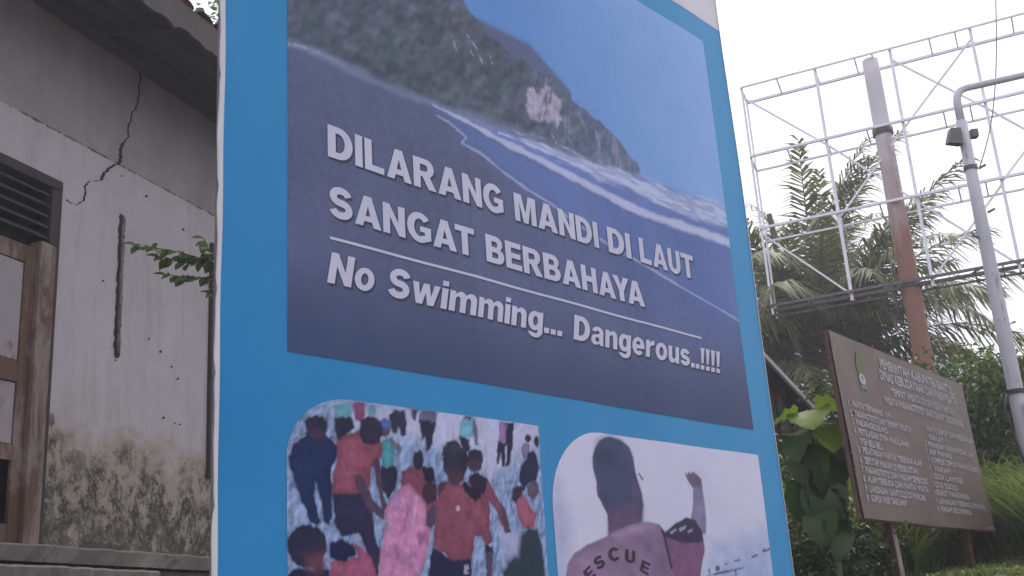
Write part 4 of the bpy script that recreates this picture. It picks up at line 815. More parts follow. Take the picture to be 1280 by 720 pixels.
LINES = [
 ('PEMERINTAH KABUPATEN BANTUL', .77, 2.215, -.088, .066), ('DINAS KEBUDAYAAN DAN PARIWISATA', .735, 2.255, -.168, .066),
 ('TEMPAT WISATA DI KAWASAN PANTAI', .895, 2.095, -.262, .05), ('WISATA PARANGTRITIS YANG DAPAT DIKUNJUNGI', .72, 2.29, -.336, .05),
 ('PANTAI TERPANJANG : 10 M', .149, .79, -.435, .040), ('PARANGTRITIS DAN TEMPAT WISATA', .146, 1.11, -.494, .040), ('PARANGKUSUMO', .144, .675, -.546, .040),
 ('PETILASAN SYEH MAULANA', .150, 1.01, -.602, .040), ('SYEH BELA BELU', .144, .535, -.660, .040), ('PELATARAN PANTAI TERBUKA ALAM', .160, 1.195, -.712, .040),
 ('SEPUTAR MAKAM DI PERBUKITAN', .158, 1.07, -.773, .040), ('PARANGTRITIS DAN MAKAM SEMBODO', .146, 1.23, -.830, .040), ('ALAM TERBUKA DAN PANTAI WISATA', .150, 1.225, -.883, .040),
 ('LANDASAN GANTOLLE DI PUNCAK', .148, 1.135, -.940, .040), ('GUMUK PASIR "BARCHAN"', .152, .75, -.993, .040),
 ('PANTAI DEPOK DAN PELELANGAN', 1.42, 2.45, -.451, .038), ('IKAN LAUT', 1.455, 1.75, -.508, .038), ('PEMANDIAN PARANGWEDANG ALAM', 1.403, 2.394, -.561, .038),
 ('AIR PANAS', 1.40, 1.845, -.611, .038), ('KOMPLEK CEPURI PARANGKUSUMO', 1.413, 2.414, -.668, .038), ('MAKAM', 1.45, 1.74, -.726, .038), ('GOA LANGSE', 1.394, 1.97, -.778, .038),
 ('GOA SIGOLO', 1.385, 1.825, -.836, .038), ('BUKIT PANORAMA', 1.388, 2.054, -.888, .038), ('LAPANGAN TERBANG DI PANTAI', 1.389, 2.375, -.944, .038), ('MAKAM SELOHENING', 1.398, 2.026, -.996, .038),
 ('BANTUL', 2.33, 2.50, -1.092, .016)]
for s, u0, u1, v, h in LINES: small_text(s, u0, u1, v, h, 'sign_white', info)
for i, v in enumerate((-.435,-.494,-.546,-.602,-.712,-.773,-.830,-.883,-.940,-.993)): small_text(str(i+1)+'.', .085, .118, v, .036, 'sign_white', info)
for i, v in enumerate((-.451,-.561,-.611,-.668,-.726,-.778,-.836,-.888,-.944,-.996)): small_text(str(i+1)+'.', 1.335, 1.37, v, .034, 'sign_white', info)
def flat(name, pts, mat, y=-.0035):
    n = len(pts); cx = sum(p[0] for p in pts)/n; cy = sum(p[1] for p in pts)/n
    return obj(name, [sp(cx, cy, dent(cx, cy)+y)]+[sp(p[0], p[1], dent(cx, cy)+y) for p in pts], [(0, (i+1) % n+1, i+1)[::-1] if False else (0, i+1, (i+1) % n+1) for i in range(n)], M[mat], info)
flat('emblem', [(.405+.062*math.cos(a)*(1 if math.sin(a) < .3 else .75), -.165+.098*math.sin(a)) for a in [2*math.pi*i/24 for i in range(24)]], 'sign_green')
flat('emblem', [(.395+.050*math.cos(a), -.250+.036*math.sin(a)) for a in [2*math.pi*i/20 for i in range(20)]], 'sign_white', -.0048)
flat('emblem', [(.33,-.305),(.345,-.322),(.395,-.308),(.445,-.322),(.462,-.303),(.43,-.292),(.395,-.284),(.36,-.292)], 'sign_teal', -.0048)
flat('emblem', [(.372,-.238),(.40,-.262),(.42,-.236),(.395,-.225)], 'sign_teal', -.0056)

# ------------------------------------------------------------------ the bare billboard frame
frm = empty('billboard_frame', (5.427, 14.730, 0), R(-24.78))
tag(frm, 'tall bare steel billboard frame with crossed braces on a thick rust-stained pole', 'billboard frame')
gF = gz(5.4, 14.7)
nz = 26; zz = [gF-.5+(9.08-gF+.5)*i/nz for i in range(nz+1)]
m, nt, bs = new_mat('pole_paint_over_rust'); v = coords(nt); s_ = nt.nodes.new('ShaderNodeSeparateXYZ'); nt.links.new(v, s_.inputs[0])
msk = math_n(nt, 'ADD', math_n(nt, 'MULTIPLY', s_.outputs['Z'], .42), math_n(nt, 'MULTIPLY', noise(nt, 2.6, 7, .7, coords(nt, (1,1,.4))), 1.6))
mr = nt.nodes.new('ShaderNodeMapRange'); mr.inputs[1].default_value = 3.35; mr.inputs[2].default_value = 4.15; nt.links.new(msk, mr.inputs[0])
pcol = mixc(nt, mr.outputs[0], mixc(nt, noise(nt, 6, 5, .7, v), (.30,.135,.085), (.17,.085,.06)), mixc(nt, noise(nt, 5, 6, .7, v), (.66,.63,.68), (.48,.45,.48)))
nt.links.new(pcol, bs.inputs['Base Color']); bs.inputs['Roughness'].default_value = .7; M['pole'] = m
MB().tube([(0,.16,z) for z in zz], [.136-.020*(i/nz) + (.005 if i == 17 else 0) for i in range(nz+1)], 18).obj('pole', M['pole'], frm, True)
for z in (5.60, 7.92): MB().tube([(0,.16,z-.05),(0,.16,z+.05)], .146, 18).obj('pole_clamp', M['steel_dull'], frm, True)
XR = 4.7
posts = [-1.9, -.78, .30, 1.40, 2.5, 3.6, XR]
LV = [(9.11,8.98),(7.96,7.83),(6.81,6.69),(5.62,5.53)]
lo = lambda z: M['steel_dull'] if z < 6 else M['steel_pale']  # upper members take the glare-paled colour, low ones the dull steel
for za, zb in LV:
    MB().bar((-1.9,0,za),(XR,0,za), .024 if za > 9 else .036).obj('rail', lo(za), frm)
    MB().bar((-1.9,.30,zb),(XR,.30,zb), .038 if za > 9 else .027).obj('rail', lo(za), frm)
    for k, x in enumerate([-1.35,-.2,.05,.85,1.2,1.95,3.0,4.1]):
        MB().bar((x,0,za),(x,.30,zb), .020).obj('tie', lo(za), frm)
for k, x in enumerate(posts):
    w = .042 if k else .03
    MB().bar((x,.05,5.50),(x,.05,9.13), w).obj('upright', M['steel_pale'], frm)
    for za, zb in LV: MB().bar((x,.0,za),(x,.34,zb), .025).obj('tie', lo(za), frm)
MB().bar((-1.9,.30,5.50),(-1.9,.30,9.0), .026).obj('upright', M['steel_pale'], frm)
for a, c in (((-1.9,8.98),(-.78,7.9)),((-.78,7.9),(.30,6.75)),((.30,8.98),(1.4,7.9)),((1.4,7.9),(2.5,6.75)),((1.4,8.98),(.30,7.88)),((.30,7.88),(-.78,6.75)),((.30,6.75),(1.4,5.6)),((1.4,6.75),(.30,5.6)),((2.5,7.9),(1.4,6.78)),((2.5,8.98),(3.6,7.9)),((3.6,8.98),(2.5,7.9)),((-1.9,6.75),(-.78,5.6)),((3.6,6.75),(2.5,5.6))):
    t = .012 if a[0] < c[0] else -.012
    MB().bar((a[0],.10+t,a[1]),(c[0],.10+t,c[1]), .026).obj('brace', lo(min(a[1], c[1])+.6), frm)
for z in (5.58,): MB().bar((-1.9,.14,z),(XR,.14,z), .045).obj('walkway_beam', M['steel_dull'], frm)
MB().tube([(XR,.16,gz(9.7,12.8)-.5),(XR,.16,9.05)], .14, 16).obj('pole', M['pole'], frm, True)

# ------------------------------------------------------------------ lamp post
LX, LY = 3.465, 7.76
lamp = empty('lamp_post', (LX, LY, gz(LX, LY)), 0)
tag(lamp, 'grey bent-arm lamp post standing behind the brown information board', 'lamp post')
z0 = gz(LX, LY)
def rel(z): return z - z0
MB().tube([(0,0,-.4),(0,0,rel(3.2)),(0,0,rel(4.0)),(0,0,rel(4.80))], [.055,.052,.046,.040], 18).obj('lower_pole', M['galv'], lamp, True)
MB().tube([(0,0,rel(4.76)),(0,0,rel(4.95)),(.010,.004,rel(5.01)),(.045,.015,rel(5.06)),(.10,.035,rel(5.09)),(.6,.10,rel(5.20)),(1.3,.2,rel(5.34)),(1.6,.24,rel(5.40))], [.030,.030,.029,.028,.027,.026,.025,.025], 12).obj('arm', M['galv'], lamp, True)
MB().tube([(1.55,.235,rel(5.39)),(1.72,.255,rel(5.42)),(1.95,.28,rel(5.42)),(2.08,.30,rel(5.40))], [.03,.08,.09,.05], 12).obj('lamp_head', M['galv'], lamp, True)
fl = MB().add([(-.145,-.05,rel(4.61)),(-.055,-.10,rel(4.575)),(-.045,.02,rel(4.60)),(-.135,.05,rel(4.635)),(-.105,-.05,rel(4.735)),(-.045,-.085,rel(4.715)),(-.036,.02,rel(4.73)),(-.095,.045,rel(4.75))],[(0,3,2,1),(4,5,6,7),(0,1,5,4),(1,2,6,5),(2,3,7,6),(3,0,4,7)])
fl.obj('floodlight', M['steel_dull'], lamp, bevel=.006)
MB().bar((-.06,-.02,rel(4.66)),(.0,0,rel(4.66)), .03).obj('floodlight_bracket', M['steel_dull'], lamp)
MB().box(.05,.10,-.03,.03,rel(4.66),rel(4.72)).obj('socket', M['steel_dull'], lamp)
for z, r_ in ((4.40,.050),(2.70,.066)):
    MB().tube([(0,0,rel(z)),(0,0,rel(z+.03))], r_, 14).obj('clamp', M['steel_dull'] if z > 3 else M['black'], lamp)
for z, s_ in ((4.05,1),(3.86,-1),(4.40,1)):
    MB().bar((.05*s_,-.02,rel(z)),(.10*s_,-.04,rel(z+.02)), .014).obj('step_bolt', M['steel_dull'], lamp)
MB().tube([(-.075,-.03,rel(2.70)),(-.12,-.05,rel(2.60)),(-.10,-.06,rel(2.42)),(-.06,-.06,rel(2.2)),(-.074,-.04,rel(1.7))], .010, 7).obj('cable', M['black'], lamp, True)
MB().box(.0,.10,-.13,-.062,rel(2.42),rel(2.62)).obj('meter_box', M['galv'], lamp, bevel=.006)

# wire slung down to the lamp post
b = MB(); A_, B_ = Vector((4.6, 8.9, 7.1)), Vector((LX+.07, LY, 4.42)); pts = []
for i in range(25):
    t = i/24; p = A_.lerp(B_, t); p.z -= .35*math.sin(math.pi*t); pts.append(p)
wire_end = Vector((10.5, 14.0, 8.2))
pre = [wire_end.lerp(A_, t) - Vector((0, 0, .8*math.sin(math.pi*t))) for t in [i/12 for i in range(12)]]
b.tube(pre+pts, .005, 5)
tag(b.obj('overhead_wire', M['steel_dull'], None, True), 'thin sagging overhead wire tied to the grey lamp post', 'wire')

# ------------------------------------------------------------------ steep thatched hut behind the banner's right edge
hut = empty('thatched_hut', (1.55, 10.75, gz(1.55, 10.75)), R(-6))
tag(hut, 'small dark thatched hut with pale sloping verge board behind the banner', 'hut')
hz0 = gz(1.55, 10.75); q = random.Random(21)
Hr, He, Hw = 4.95-hz0, 3.12-hz0, 1.30
V, Fs = [], []
nr, nc = 10, 14
for sgn in (-1, 1):
    for layer in (0, 1):
        V, Fs = [], []
        for i in range(nr+1):
            for j in range(nc+1):
                t = i/nr; x = sgn*Hw*t; z = Hr + (He-Hr)*t; n_ = .10*layer
                V.append((x - sgn*n_*.8 + q.uniform(-.02,.02), .06 + 3.2*j/nc, z - n_*.6 + q.uniform(-.03,.03) + (0 if i < nr else q.uniform(-.06,.02))))
        for i in range(nr):
            for j in range(nc): a = i*(nc+1)+j; Fs.append((a, a+1, a+nc+2, a+nc+1))
        obj('thatch_slope', V, Fs, M['thatch'], hut)
    MB().bar((0,0,Hr+.03),(sgn*(Hw+.05),0,He-.04), .03, .10, (0,1,0)).obj('verge_board', M['white_wood'], hut, bevel=.004)
MB().tube([(0,0,Hr+.05),(0,3.3,Hr+.05)], .05, 8).obj('ridge_pole', M['bark'], hut)
for x in (-1.0, 1.0):
    for y in (.25, 3.0): MB().tube([(x,y,-.3),(x,y,He+.35)], .05, 9).obj('corner_post', M['bark'], hut)
for k in range(13):
    x = -.94+k*.145; MB().box(x, x+.138, .30, .32, 0, He+.3).obj('wall_plank', M['wood_dark'], hut)
# ------------------------------------------------------------------ vegetation
nrg = np.random.RandomState(5)
M['leaf_dark'] = leaf_mat('dark_leaf', (.080,.125,.036), (.046,.080,.026), .3)
M['leaf_mid'] = leaf_mat('mid_leaf', (.115,.185,.045), (.07,.125,.035), .35)
M['leaf_palm'] = leaf_mat('palm_leaflet', (.200,.225,.090), (.115,.145,.058), .38, .42)
M['leaf_grass'] = leaf_mat('grass_blade', (.25,.33,.09), (.16,.23,.065), .42, .55)
M['leaf_big'] = leaf_mat('broad_leaf', (.050,.105,.030), (.036,.08,.025), .3, .45, attr=False)
M['leaf_lime'] = leaf_mat('young_lime_leaf', (.22,.30,.035), (.15,.24,.03), .45, .45, attr=False)
M['leaf_twig'] = leaf_mat('small_twig_leaf', (.13,.20,.07), (.08,.135,.05), .4, .5, 9, attr=False)
M['leaf_dry'] = leaf_mat('dry_frond', (.17,.13,.075), (.11,.085,.05), .2, .7)

def leaf_cloud(name, blobs, n, size, mat, parent, seed, flat=.5, clump=26):
    """leaf-sized bent quads gathered in clumps through a few ellipsoids"""
    r = np.random.RandomState(seed); blobs = np.array(blobs, float); w = np.prod(blobs[:, 3:6], 1); w /= w.sum()
    nc = max(1, n//clump); bi = r.choice(len(blobs), nc, p=w); d = r.normal(size=(nc, 3)); d /= np.linalg.norm(d, axis=1)[:, None]
    cc = blobs[bi, :3] + d*blobs[bi, 3:6]*(r.rand(nc)**.45)[:, None]
    ci = np.repeat(np.arange(nc), clump); m = len(ci)
    sp_ = np.repeat(r.uniform(1.2, 2.9, nc), clump)*size
    p = cc[ci] + r.normal(size=(m, 3))*sp_[:, None]*np.array([1, 1, .7])
    az_ = r.rand(m)*6.283; dip = r.normal(-.35, .5, m)
    L = size*r.uniform(.6, 1.35, m); W = L*r.uniform(.38, .62, m)
    dirv = np.c_[np.cos(az_)*np.cos(dip), np.sin(az_)*np.cos(dip), np.sin(dip)]
    sx = np.c_[-np.sin(az_), np.cos(az_), r.normal(0, .35, m)]; up = np.cross(dirv, sx)
    V = np.stack([p, p+dirv*(L*.45)[:, None]+sx*(W*.5)[:, None]+up*(W*.18)[:, None], p+dirv*L[:, None]-up*(L*.12)[:, None], p+dirv*(L*.45)[:, None]-sx*(W*.5)[:, None]+up*(W*.18)[:, None]], 1).reshape(-1, 3)
    Fq = np.arange(4*m).reshape(m, 4)
    t = np.repeat(r.uniform(.55, 1.45, nc), clump)*r.uniform(.75, 1.25, m); hue = np.repeat(r.uniform(-.15, .2, nc), clump)
    T = np.stack([t*(1+hue), t, t*(1-hue*.6)], 1); T = np.repeat(T, 4, 0)
    return link(name, fast_mesh(name, V, Fq, T), mat, parent)

def trunk(b, base, top, r0, r1, seed, limbs=5, spread=1.2):
    q = random.Random(seed); base = Vector(base); top = Vector(top); n = 8
    pts = [base.lerp(top, i/n) + Vector((q.uniform(-.06,.06), q.uniform(-.06,.06), 0))*(0 < i) for i in range(n+1)]
    b.tube(pts, [r0+(r1-r0)*i/n for i in range(n+1)], 9)
    for k in range(limbs):
        a = q.uniform(0, 6.28); s = pts[q.randint(3, n)]
        e = s + Vector((math.cos(a)*spread*q.uniform(.6,1.1), math.sin(a)*spread*q.uniform(.6,1.1), spread*q.uniform(.4,1.0)))
        mid = s.lerp(e, .5) + Vector((0, 0, -.08*spread)); b.tube([s, mid, e], [r1*.8, r1*.55, r1*.25], 6)

def tree(name, x, y, zc, rad, n, size, mat, label, cat, seed, group=None, tall=1.0, flatz=.8):
    g = gz(x, y); t = empty(name, (x, y, g)); tag(t, label, cat, group)
    b = MB(); trunk(b, (0,0,-.3), (0,0,zc-g), .05+.05*rad, .03*rad, seed, 6, rad*.7); b.obj('trunk', M['bark'], t, True)
    q = random.Random(seed); bl = [(0,0,zc-g,rad,rad,rad*flatz)]
    for k in range(6): a = q.uniform(0,6.28); bl.append((math.cos(a)*rad*.7, math.sin(a)*rad*.7, zc-g+q.uniform(-.6,.6)*rad*flatz*tall, rad*.5, rad*.5, rad*.45))
    leaf_cloud('crown', bl, n, size, M[mat], t, seed)
    return t

# palms -------------------------------------------------------------
def frond_arrays(L, e0, droop, seed, nl=78, lw=.040, ll=.66, hang=.5):
    r = np.random.RandomState(seed); n = 24; s = np.linspace(0, 1, n)
    ang = e0 - droop*s**1.4; dx = np.cos(ang)*L/(n-1); dz = np.sin(ang)*L/(n-1)
    px = np.concatenate([[0], np.cumsum(dx)[:-1]]); pz = np.concatenate([[0], np.cumsum(dz)[:-1]]); py = .05*L*r.uniform(-1,1)*s**2
    V, Fq = [], []
    rw = .035*(1-.85*s)
    for i in range(n):
        nx_, nz_ = -math.sin(ang[i]), math.cos(ang[i])
        for a, c in ((-1,-.4),(1,-.4),(1,.4),(-1,.4)): V.append((px[i]+nx_*c*rw[i], py[i]+a*rw[i]*.7, pz[i]+nz_*c*rw[i]))
    for i in range(n-1):
        for c in range(4): Fq.append((i*4+c, i*4+(c+1) % 4, i*4+4+(c+1) % 4, i*4+4+c))
    V = np.array(V); k0 = len(V); ev = []
    si = np.linspace(.16, .99, nl)
    LV_ = []
    for sd_ in (-1, 1):
        for k, t in enumerate(si):
            if r.rand() < .06: continue
            t = min(1, t + r.uniform(-.008,.008)); P_ = np.array([np.interp(t, s, px), np.interp(t, s, py), np.interp(t, s, pz)])
            a = np.interp(t, s, ang); T = np.array([math.cos(a), 0, math.sin(a)]); N = np.array([-math.sin(a), 0, math.cos(a)]); S = np.array([0, sd_, 0])
            sweep = .55 + .5*t + r.uniform(-.1,.1); l = ll*(.35+1.0*math.sin(math.pi*min(1, .12+.80*t))**.8)*r.uniform(.8,1.12)*(1-.35*t**4)
            D = S*math.cos(sweep) + T*math.sin(sweep) + N*r.uniform(.0,.35); D /= np.linalg.norm(D)
            wv = np.cross(D, N); wv /= np.linalg.norm(wv) + 1e-9; wv = wv*lw*.5
            g1 = np.array([0,0,-1])*l*hang*r.uniform(.12,.3); g2 = np.array([0,0,-1])*l*hang*r.uniform(.55,1.0)
            p0 = P_; p1 = P_ + D*l*.5 + g1; p2 = P_ + D*l + g2
            LV_ += [p0-wv*.6, p0+wv*.6, p1+wv, p1-wv, p2+wv*.12, p2-wv*.12]
    m = len(LV_)//6; LV_ = np.array(LV_); base = k0 + np.arange(m)*6
    Fl = np.concatenate([np.c_[base, base+1, base+2, base+3], np.c_[base+3, base+2, base+4, base+5]])
    VV = np.concatenate([V, LV_]); FF = np.concatenate([np.array(Fq), Fl])
    tt = np.concatenate([np.full(k0, 1.6), np.repeat(r.uniform(.65, 1.4, m), 6)])
    return VV, FF, np.stack([tt*1.03, tt, tt*.92], 1)
def palm(name, x, y, zc, fronds, L, seed, label, group, dry=2, hang=.5, rise=(20, 85), dbase=45):
    g = gz(x, y); t = empty(name, (x, y, g)); tag(t, label, 'palm tree', group); q = random.Random(seed)
    b = MB(); n = 14; pts = [(.12*math.sin(i*.4), .08*math.cos(i*.5)-.08, -.3+(zc-g+.3)*i/n) for i in range(n+1)]
    b.tube(pts, [.17-.03*i/n+.008*(i % 2) for i in range(n+1)], 12); b.obj('trunk', M['bark'], t, True)
    for k in range(fronds):
        az_ = k*2.39996 + q.uniform(-.25,.25); u = (k+.5)/fronds
        e0 = R(rise[1] - (rise[1]-rise[0])*u + q.uniform(-7,7)); dr = R(q.uniform(dbase, dbase+38) + 25*u)
        VV, FF, TT = frond_arrays(L*q.uniform(.82,1.1), e0, dr, seed*50+k, hang=hang)
        o = link('frond', fast_mesh('frond', VV, FF, TT), M['leaf_palm'], t)
        o.location = (.10*math.cos(az_), .10*math.sin(az_), zc-g+.05); o.rotation_euler = (q.uniform(-.15,.15), 0, az_)
    for k in range(dry):
        VV, FF, TT = frond_arrays(L*.85, R(-5-20*k), R(60), seed*50+90+k, nl=34, hang=.9)
        o = link('dry_frond', fast_mesh('dry_frond', VV, FF, TT), M['leaf_dry'], t); a = q.uniform(3.6, 5.6)
        o.location = (.1*math.cos(a), .1*math.sin(a), zc-g-.1); o.rotation_euler = (0, 0, a)
    return t
palm('coconut_palm', 5.45, 19.5, 5.45, 58, 4.1, 3, 'tall bushy coconut palm behind the left half of the bare billboard frame', 'palms beyond the signs', hang=.9, rise=(22, 88), dbase=30)
palm('coconut_palm', 7.75, 19.6, 4.15, 28, 2.9, 4, 'lower coconut palm with arching fronds between billboard pole and lamp post', 'palms beyond the signs', hang=.7, rise=(-5, 52), dbase=50)
palm('coconut_palm', 9.9, 18.6, 4.4, 18, 3.2, 6, 'coconut palm at the right picture edge behind the lamp post', 'palms beyond the signs', hang=.7, rise=(-5, 50), dbase=50)
palm('coconut_palm', 4.25, 19.2, 4.85, 26, 3.3, 8, 'low coconut palm just right of the banner, half hidden by it', 'palms beyond the signs', dry=3, hang=.7, rise=(0, 75))
# bare broken frond stalk
st = empty('broken_trunk', (4.55, 17.2, gz(4.55, 17.2))); tag(st, 'bare leaning dead palm trunk left of the tall coconut palm', 'tree trunk')
g_ = gz(4.55, 17.2); q = random.Random(4)
MB().tube([(.1-.012*i*1.6+q.uniform(-.02,.02), .02*i, -.3+i*(7.75-g_+.3)/16) for i in range(17)], [.085-.0030*i+q.uniform(0,.012) for i in range(17)], 8).obj('trunk', M['bark'], st, True)
for k in range(9):
    z = 7.75-g_-.12-k*.16; s_ = 1 if k % 2 else -1
    MB().bar((-.22+k*.012,.30,z),(-.22+k*.012+s_*.12,.30,z+.10), .02, .012).obj('stub', M['bark'], st)

# broad trees and bushes behind
tree('bushy_tree', 3.6, 22.5, 4.3, 2.3, 9000, .16, 'leaf_dark', 'dark bushy tree behind the low palm beside the banner', 'tree', 31, 'trees behind the palms')
tree('bushy_tree', 6.4, 23.0, 4.1, 2.4, 9000, .16, 'leaf_dark', 'dark bushy tree behind the billboard pole', 'tree', 32, 'trees behind the palms')
tree('bushy_tree', 9.0, 23.0, 3.9, 2.3, 9000, .16, 'leaf_dark', 'dark bushy tree seen between information board and lamp post', 'tree', 33, 'trees behind the palms')
tree('bushy_tree', 11.6, 22.0, 3.6, 2.0, 7000, .16, 'leaf_dark', 'dark bushy tree right of the lamp post', 'tree', 34, 'trees behind the palms')
tree('shrub', 4.75, 11.4, 2.95, .95, 9000, .085, 'leaf_mid', 'green shrub right behind the top corner of the information board', 'shrub', 35, 'shrubs behind the information board')
tree('shrub', 5.9, 12.4, 2.6, 1.0, 8000, .085, 'leaf_dark', 'dark shrub behind the lamp post foot', 'shrub', 36, 'shrubs behind the information board')
tree('shrub', 3.55, 11.6, 2.9, 1.0, 9000, .085, 'leaf_dark', 'dark shrub hidden mostly behind the information board', 'shrub', 37, 'shrubs behind the information board')
tree('shrub', 2.65, 9.6, 2.2, .75, 8000, .07, 'leaf_dark', 'dark shrub between thatched hut and information board', 'shrub', 38, 'shrubs behind the information board')
tree('shade_tree', -3.25, 16.2, 9.6, 2.3, 9000, .15, 'leaf_mid', 'leafy shade tree rising behind the house eave', 'tree', 39)


# low weeds at the foot of the banner's right side
for k, (x, y, zc, rad, lab) in enumerate(((1.75,7.4,1.75,.42,'low leafy weed bush right beside the foot of the banner'),(2.10,8.05,1.72,.36,'low leafy weed bush under the left half of the information board'))):
    g = gz(x, y); t = empty('weed_bush', (x, y, g)); tag(t, lab, 'bush', 'weed bushes at the signs')
    b = MB(); qq = random.Random(60+k)
    for j in range(12):
        a = qq.uniform(0, 6.28); rr = qq.uniform(.1, rad); b.tube([(0,0,-.05),(rr*.5*math.cos(a),rr*.5*math.sin(a),.25),(rr*math.cos(a),rr*math.sin(a),qq.uniform(.35,.75))], [.008,.006,.003], 5)
    b.obj('stems', M['stem'], t, True)
    leaf_cloud('foliage', [(0,0,zc-g,rad,rad,.38)], 2600, .055, M['leaf_mid'], t, 70+k, clump=14)

# broad-leaved sapling beside the banner
def big_leaf(name, L, W, bend, cup, nx_=8, ny_=6):
    V, Fs = [], []
    for i in range(nx_+1):
        t = i/nx_; w = W*.5*(math.sin(math.pi*min(1, t**.72))**.62 if 0 < t < 1 else .02)
        a = bend*t; cx = L*math.sin(a)/bend if bend else L*t; cz = -L*(1-math.cos(a))/bend if bend else 0
        for j in range(ny_+1):
            s = -1+2*j/ny_; V.append((cx, s*w, cz + abs(s)*cup*w + .012*math.sin(t*22+abs(s)*3)*abs(s)))
    for i in range(nx_):
        for j in range(ny_): a = i*(ny_+1)+j; Fs.append((a, a+1, a+ny_+2, a+ny_+1))
    me = bpy.data.meshes.new(name); me.from_pydata(V, [], Fs); me.polygons.foreach_set('use_smooth', [True]*len(Fs)); return me
LXP, LYP = 1.79, 6.80
lg = gz(LXP, LYP)
sap = empty('broad_leaved_sapling', (LXP, LYP, lg)); tag(sap, 'sapling with huge round leaves, lime ones on top, beside the banner', 'sapling')
MB().tube([(0,0,-.2),(.02,.0,.3),(-.01,.01,.65),(-.04,0,2.50-lg)], [.022,.018,.014,.008], 8).obj('stem', M['stem'], sap, True)
bm_ = {k: big_leaf('leaf', *a) for k, a in dict(a=(.29,.26,.9,.18), b=(.32,.28,1.1,.22), c=(.25,.22,.8,.2)).items()}
bm_['d'] = big_leaf('leaf', .30, .27, .7, .12); bm_['e'] = big_leaf('leaf', .27, .25, .9, .12)
for k, me in bm_.items(): me.materials.append(M['leaf_lime'] if k in 'de' else M['leaf_big'])
for (kind, z, az_, dip, rl) in (('d',2.50,255,12,.15),('e',2.52,325,-8,-.3),('e',2.50,190,5,.2),('d',2.44,285,30,-.1),('a',2.40,225,28,.2),('c',2.35,300,30,-.2),('b',2.30,235,55,.1),('b',2.24,290,60,-.1),('a',2.16,200,50,.3),('b',2.08,265,66,0),('a',2.02,330,45,-.3),('c',2.30,20,30,0),('b',2.12,120,40,0),('c',1.92,245,55,.2),('a',1.88,300,60,-.1),('c',2.38,90,20,0)):
    o = link('leaf', bm_[kind], None, sap); f_ = .04+.05*rnd.random(); a = R(az_)
    zr = z-lg
    o.location = (-.03+f_*math.cos(a), f_*math.sin(a), zr); o.rotation_euler = Euler((rl, R(dip), a), 'XYZ')
    MB().tube([(-.03,0,zr-.05),(-.03+f_*math.cos(a), f_*math.sin(a), zr)], .005, 5).obj('leaf_stalk', M['stem'], sap)

# twiggy shoot poking out from behind the banner's left edge
tw = empty('leafy_shoot', (-1.48, 6.44, gz(-1.48, 6.44))); tag(tw, 'leafy green shoot reaching out left of the banner before the white wall', 'shrub')
tg = gz(-1.48, 6.44); q = random.Random(15)
MB().tube([(0,0,-.2),(.02,.01,.8),(-.01,0,1.5),(0,0,3.53-tg),(.03,.02,3.85-tg)], [.016,.013,.011,.009,.004], 7).obj('stem', M['bark'], tw, True)
lm = MB()
for i in range(4):
    t0, t1 = i/4, (i+1)/4; w = lambda t: .36*math.sin(math.pi*t**.8)
    lm.add([(t0,-w(t0),.12*abs(w(t0))-.15*t0*t0),(t0,0,-.15*t0*t0),(t0,w(t0),.12*w(t0)-.15*t0*t0),(t1,-w(t1),.12*w(t1)-.15*t1*t1),(t1,0,-.15*t1*t1),(t1,w(t1),.12*w(t1)-.15*t1*t1)],[(0,1,4,3),(1,2,5,4)])
lme = bpy.data.meshes.new('leaf'); lme.from_pydata(lm.v, [], lm.f); lme.materials.append(M['leaf_twig'])
twigs = [[(0,0,3.36),(-.25,-.07,3.42),(-.48,-.14,3.50),(-.73,-.21,3.545)],[(-.10,-.03,3.38),(-.25,-.06,3.36),(-.42,-.12,3.34),(-.56,-.16,3.36)],[(-.28,-.08,3.43),(-.33,-.1,3.52),(-.36,-.1,3.60)],[(-.12,-.04,3.39),(-.2,-.06,3.52),(-.21,-.07,3.66),(-.20,-.07,3.74)],[(-.02,0,3.38),(-.09,-.03,3.55),(-.10,-.03,3.70)],[(-.05,-.01,3.37),(-.16,-.05,3.30),(-.30,-.09,3.25)],[(-.3,-.09,3.44),(-.46,-.12,3.44),(-.60,-.18,3.47)]]
for tp in twigs:
    pts = [Vector((x, y, z+.13-tg)) for x, y, z in tp]
    MB().tube(pts, [.005-.003*i/len(pts) for i in range(len(pts))], 5).obj('twig', M['stem'], tw)
    for a, c in zip(pts, pts[1:]):
        n = max(2, int((c-a).length/.030))
        for k in range(n):
            p = a.lerp(c, (k+.5)/n)
            for s_ in (-1, 1):
                o = link('leaf', lme, None, tw); d = (c-a).normalized(); base = math.atan2(d.y, d.x)
                sc_ = q.uniform(.055,.092); o.scale = (sc_, sc_, sc_); o.location = p
                o.rotation_euler = (q.uniform(-.7,.7), q.uniform(-.25,.75), base + s_*q.uniform(.5,1.3))
    o = link('leaf', lme, None, tw); o.location = pts[-1]; o.scale = (.08,.08,.08); d = pts[-1]-pts[-2]; o.rotation_euler = (0,-.2,math.atan2(d.y,d.x))

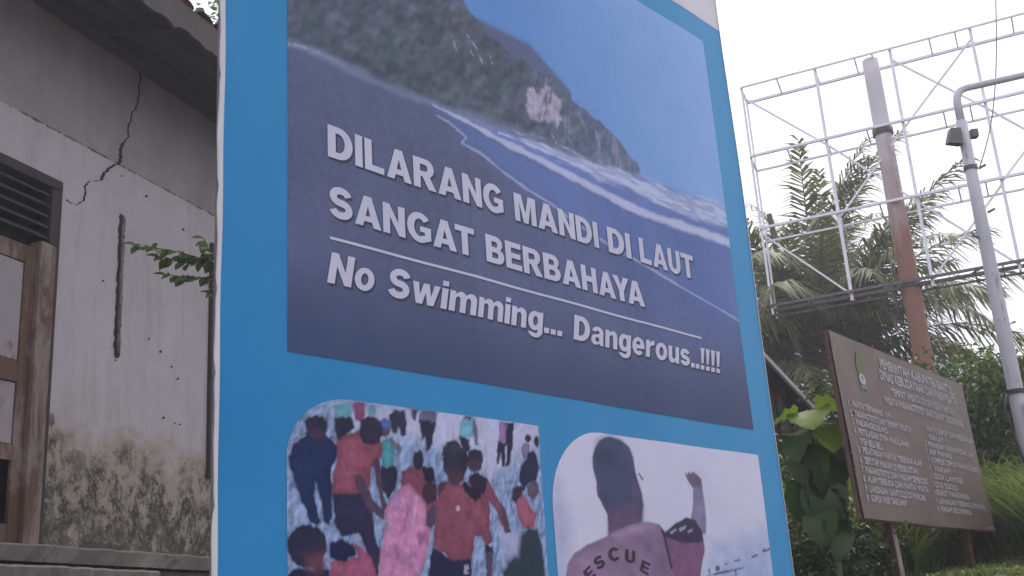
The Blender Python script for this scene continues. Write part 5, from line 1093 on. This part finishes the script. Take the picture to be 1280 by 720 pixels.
# grass on the bank
def grass(name, n, area, hmin, hmax, seed, label, lean=(0, 0), width=.011, front=.55):
    r = np.random.RandomState(seed); nt_ = n//16; tx = r.uniform(area[0], area[1], nt_); ty = r.uniform(area[2], area[3], nt_)
    ti = np.repeat(np.arange(nt_), 16); m = len(ti); x = tx[ti]+r.normal(0,.05,m); y = ty[ti]+r.normal(0,.05,m); z = ground_z(x, y)-.02
    keep = ((x-1.87)*-.795+(y-6.501)*.606 > front) | (x > 3.9) | (x < 1.3)
    h = np.where(keep, 1, .12)*r.uniform(hmin, hmax, m)*np.repeat(r.uniform(.65,1.15,nt_), 16); a = r.uniform(0, 6.283, m); cv = r.uniform(.25,1.0,m)*h
    dx = np.cos(a)*cv+lean[0]*h; dy = np.sin(a)*cv+lean[1]*h; sx, sy = -np.sin(a)*width, np.cos(a)*width
    rows = []
    for t, w in ((0,1),(.35,.95),(.7,.65),(1,.06)):
        k = t**1.9; zt = z + h*(t - .32*t**3); cx = x+dx*k; cy = y+dy*k
        rows.append(np.c_[cx-sx*w, cy-sy*w, zt]); rows.append(np.c_[cx+sx*w, cy+sy*w, zt])
    V = np.stack(rows, 1).reshape(-1, 3); b0 = np.arange(m)*8
    Fq = np.concatenate([np.c_[b0+2*i, b0+2*i+1, b0+2*i+3, b0+2*i+2] for i in range(3)])
    tt = np.repeat(r.uniform(.6,1.35,nt_), 16)*r.uniform(.8,1.2,m); hu = r.uniform(-.1,.25,m)
    T = np.repeat(np.stack([tt*(1+hu), tt, tt*(1-hu)], 1), 8, 0)
    return tag(link(name, fast_mesh(name, V, Fq, T), M['leaf_grass']), label, 'grass', kind='stuff')
grass('tall_grass', 34000, (1.9, 6.8, 7.9, 11.6), .6, 1.10, 81, 'tall arching green grass on the bank behind the information board')
grass('bank_grass', 14000, (2.6, 6.0, 7.0, 8.4), .35, .75, 83, 'mid-height grass between the information board and the lamp post', front=.35)
grass('short_grass', 30000, (-3.0, 8.0, 3.0, 5.8), .08, .24, 82, 'short grass and weeds on the slope below the signs', width=.006, front=-9)

# ------------------------------------------------------------------ moist sea air
hm = bpy.data.materials.new('sea_haze'); hm.use_nodes = True; nt = hm.node_tree; nt.nodes.clear()
pv = nt.nodes.new('ShaderNodeVolumePrincipled'); pv.inputs['Color'].default_value = (.93,.93,1,1); pv.inputs['Density'].default_value = .0048; pv.inputs['Anisotropy'].default_value = .3
nt.links.new(pv.outputs[0], nt.nodes.new('ShaderNodeOutputMaterial').inputs['Volume'])
tag(MB().box(-160, 166, -160, 166, -1.2, 13.5).obj('haze', hm), 'thin pale sea haze filling the air', 'haze', kind='stuff')
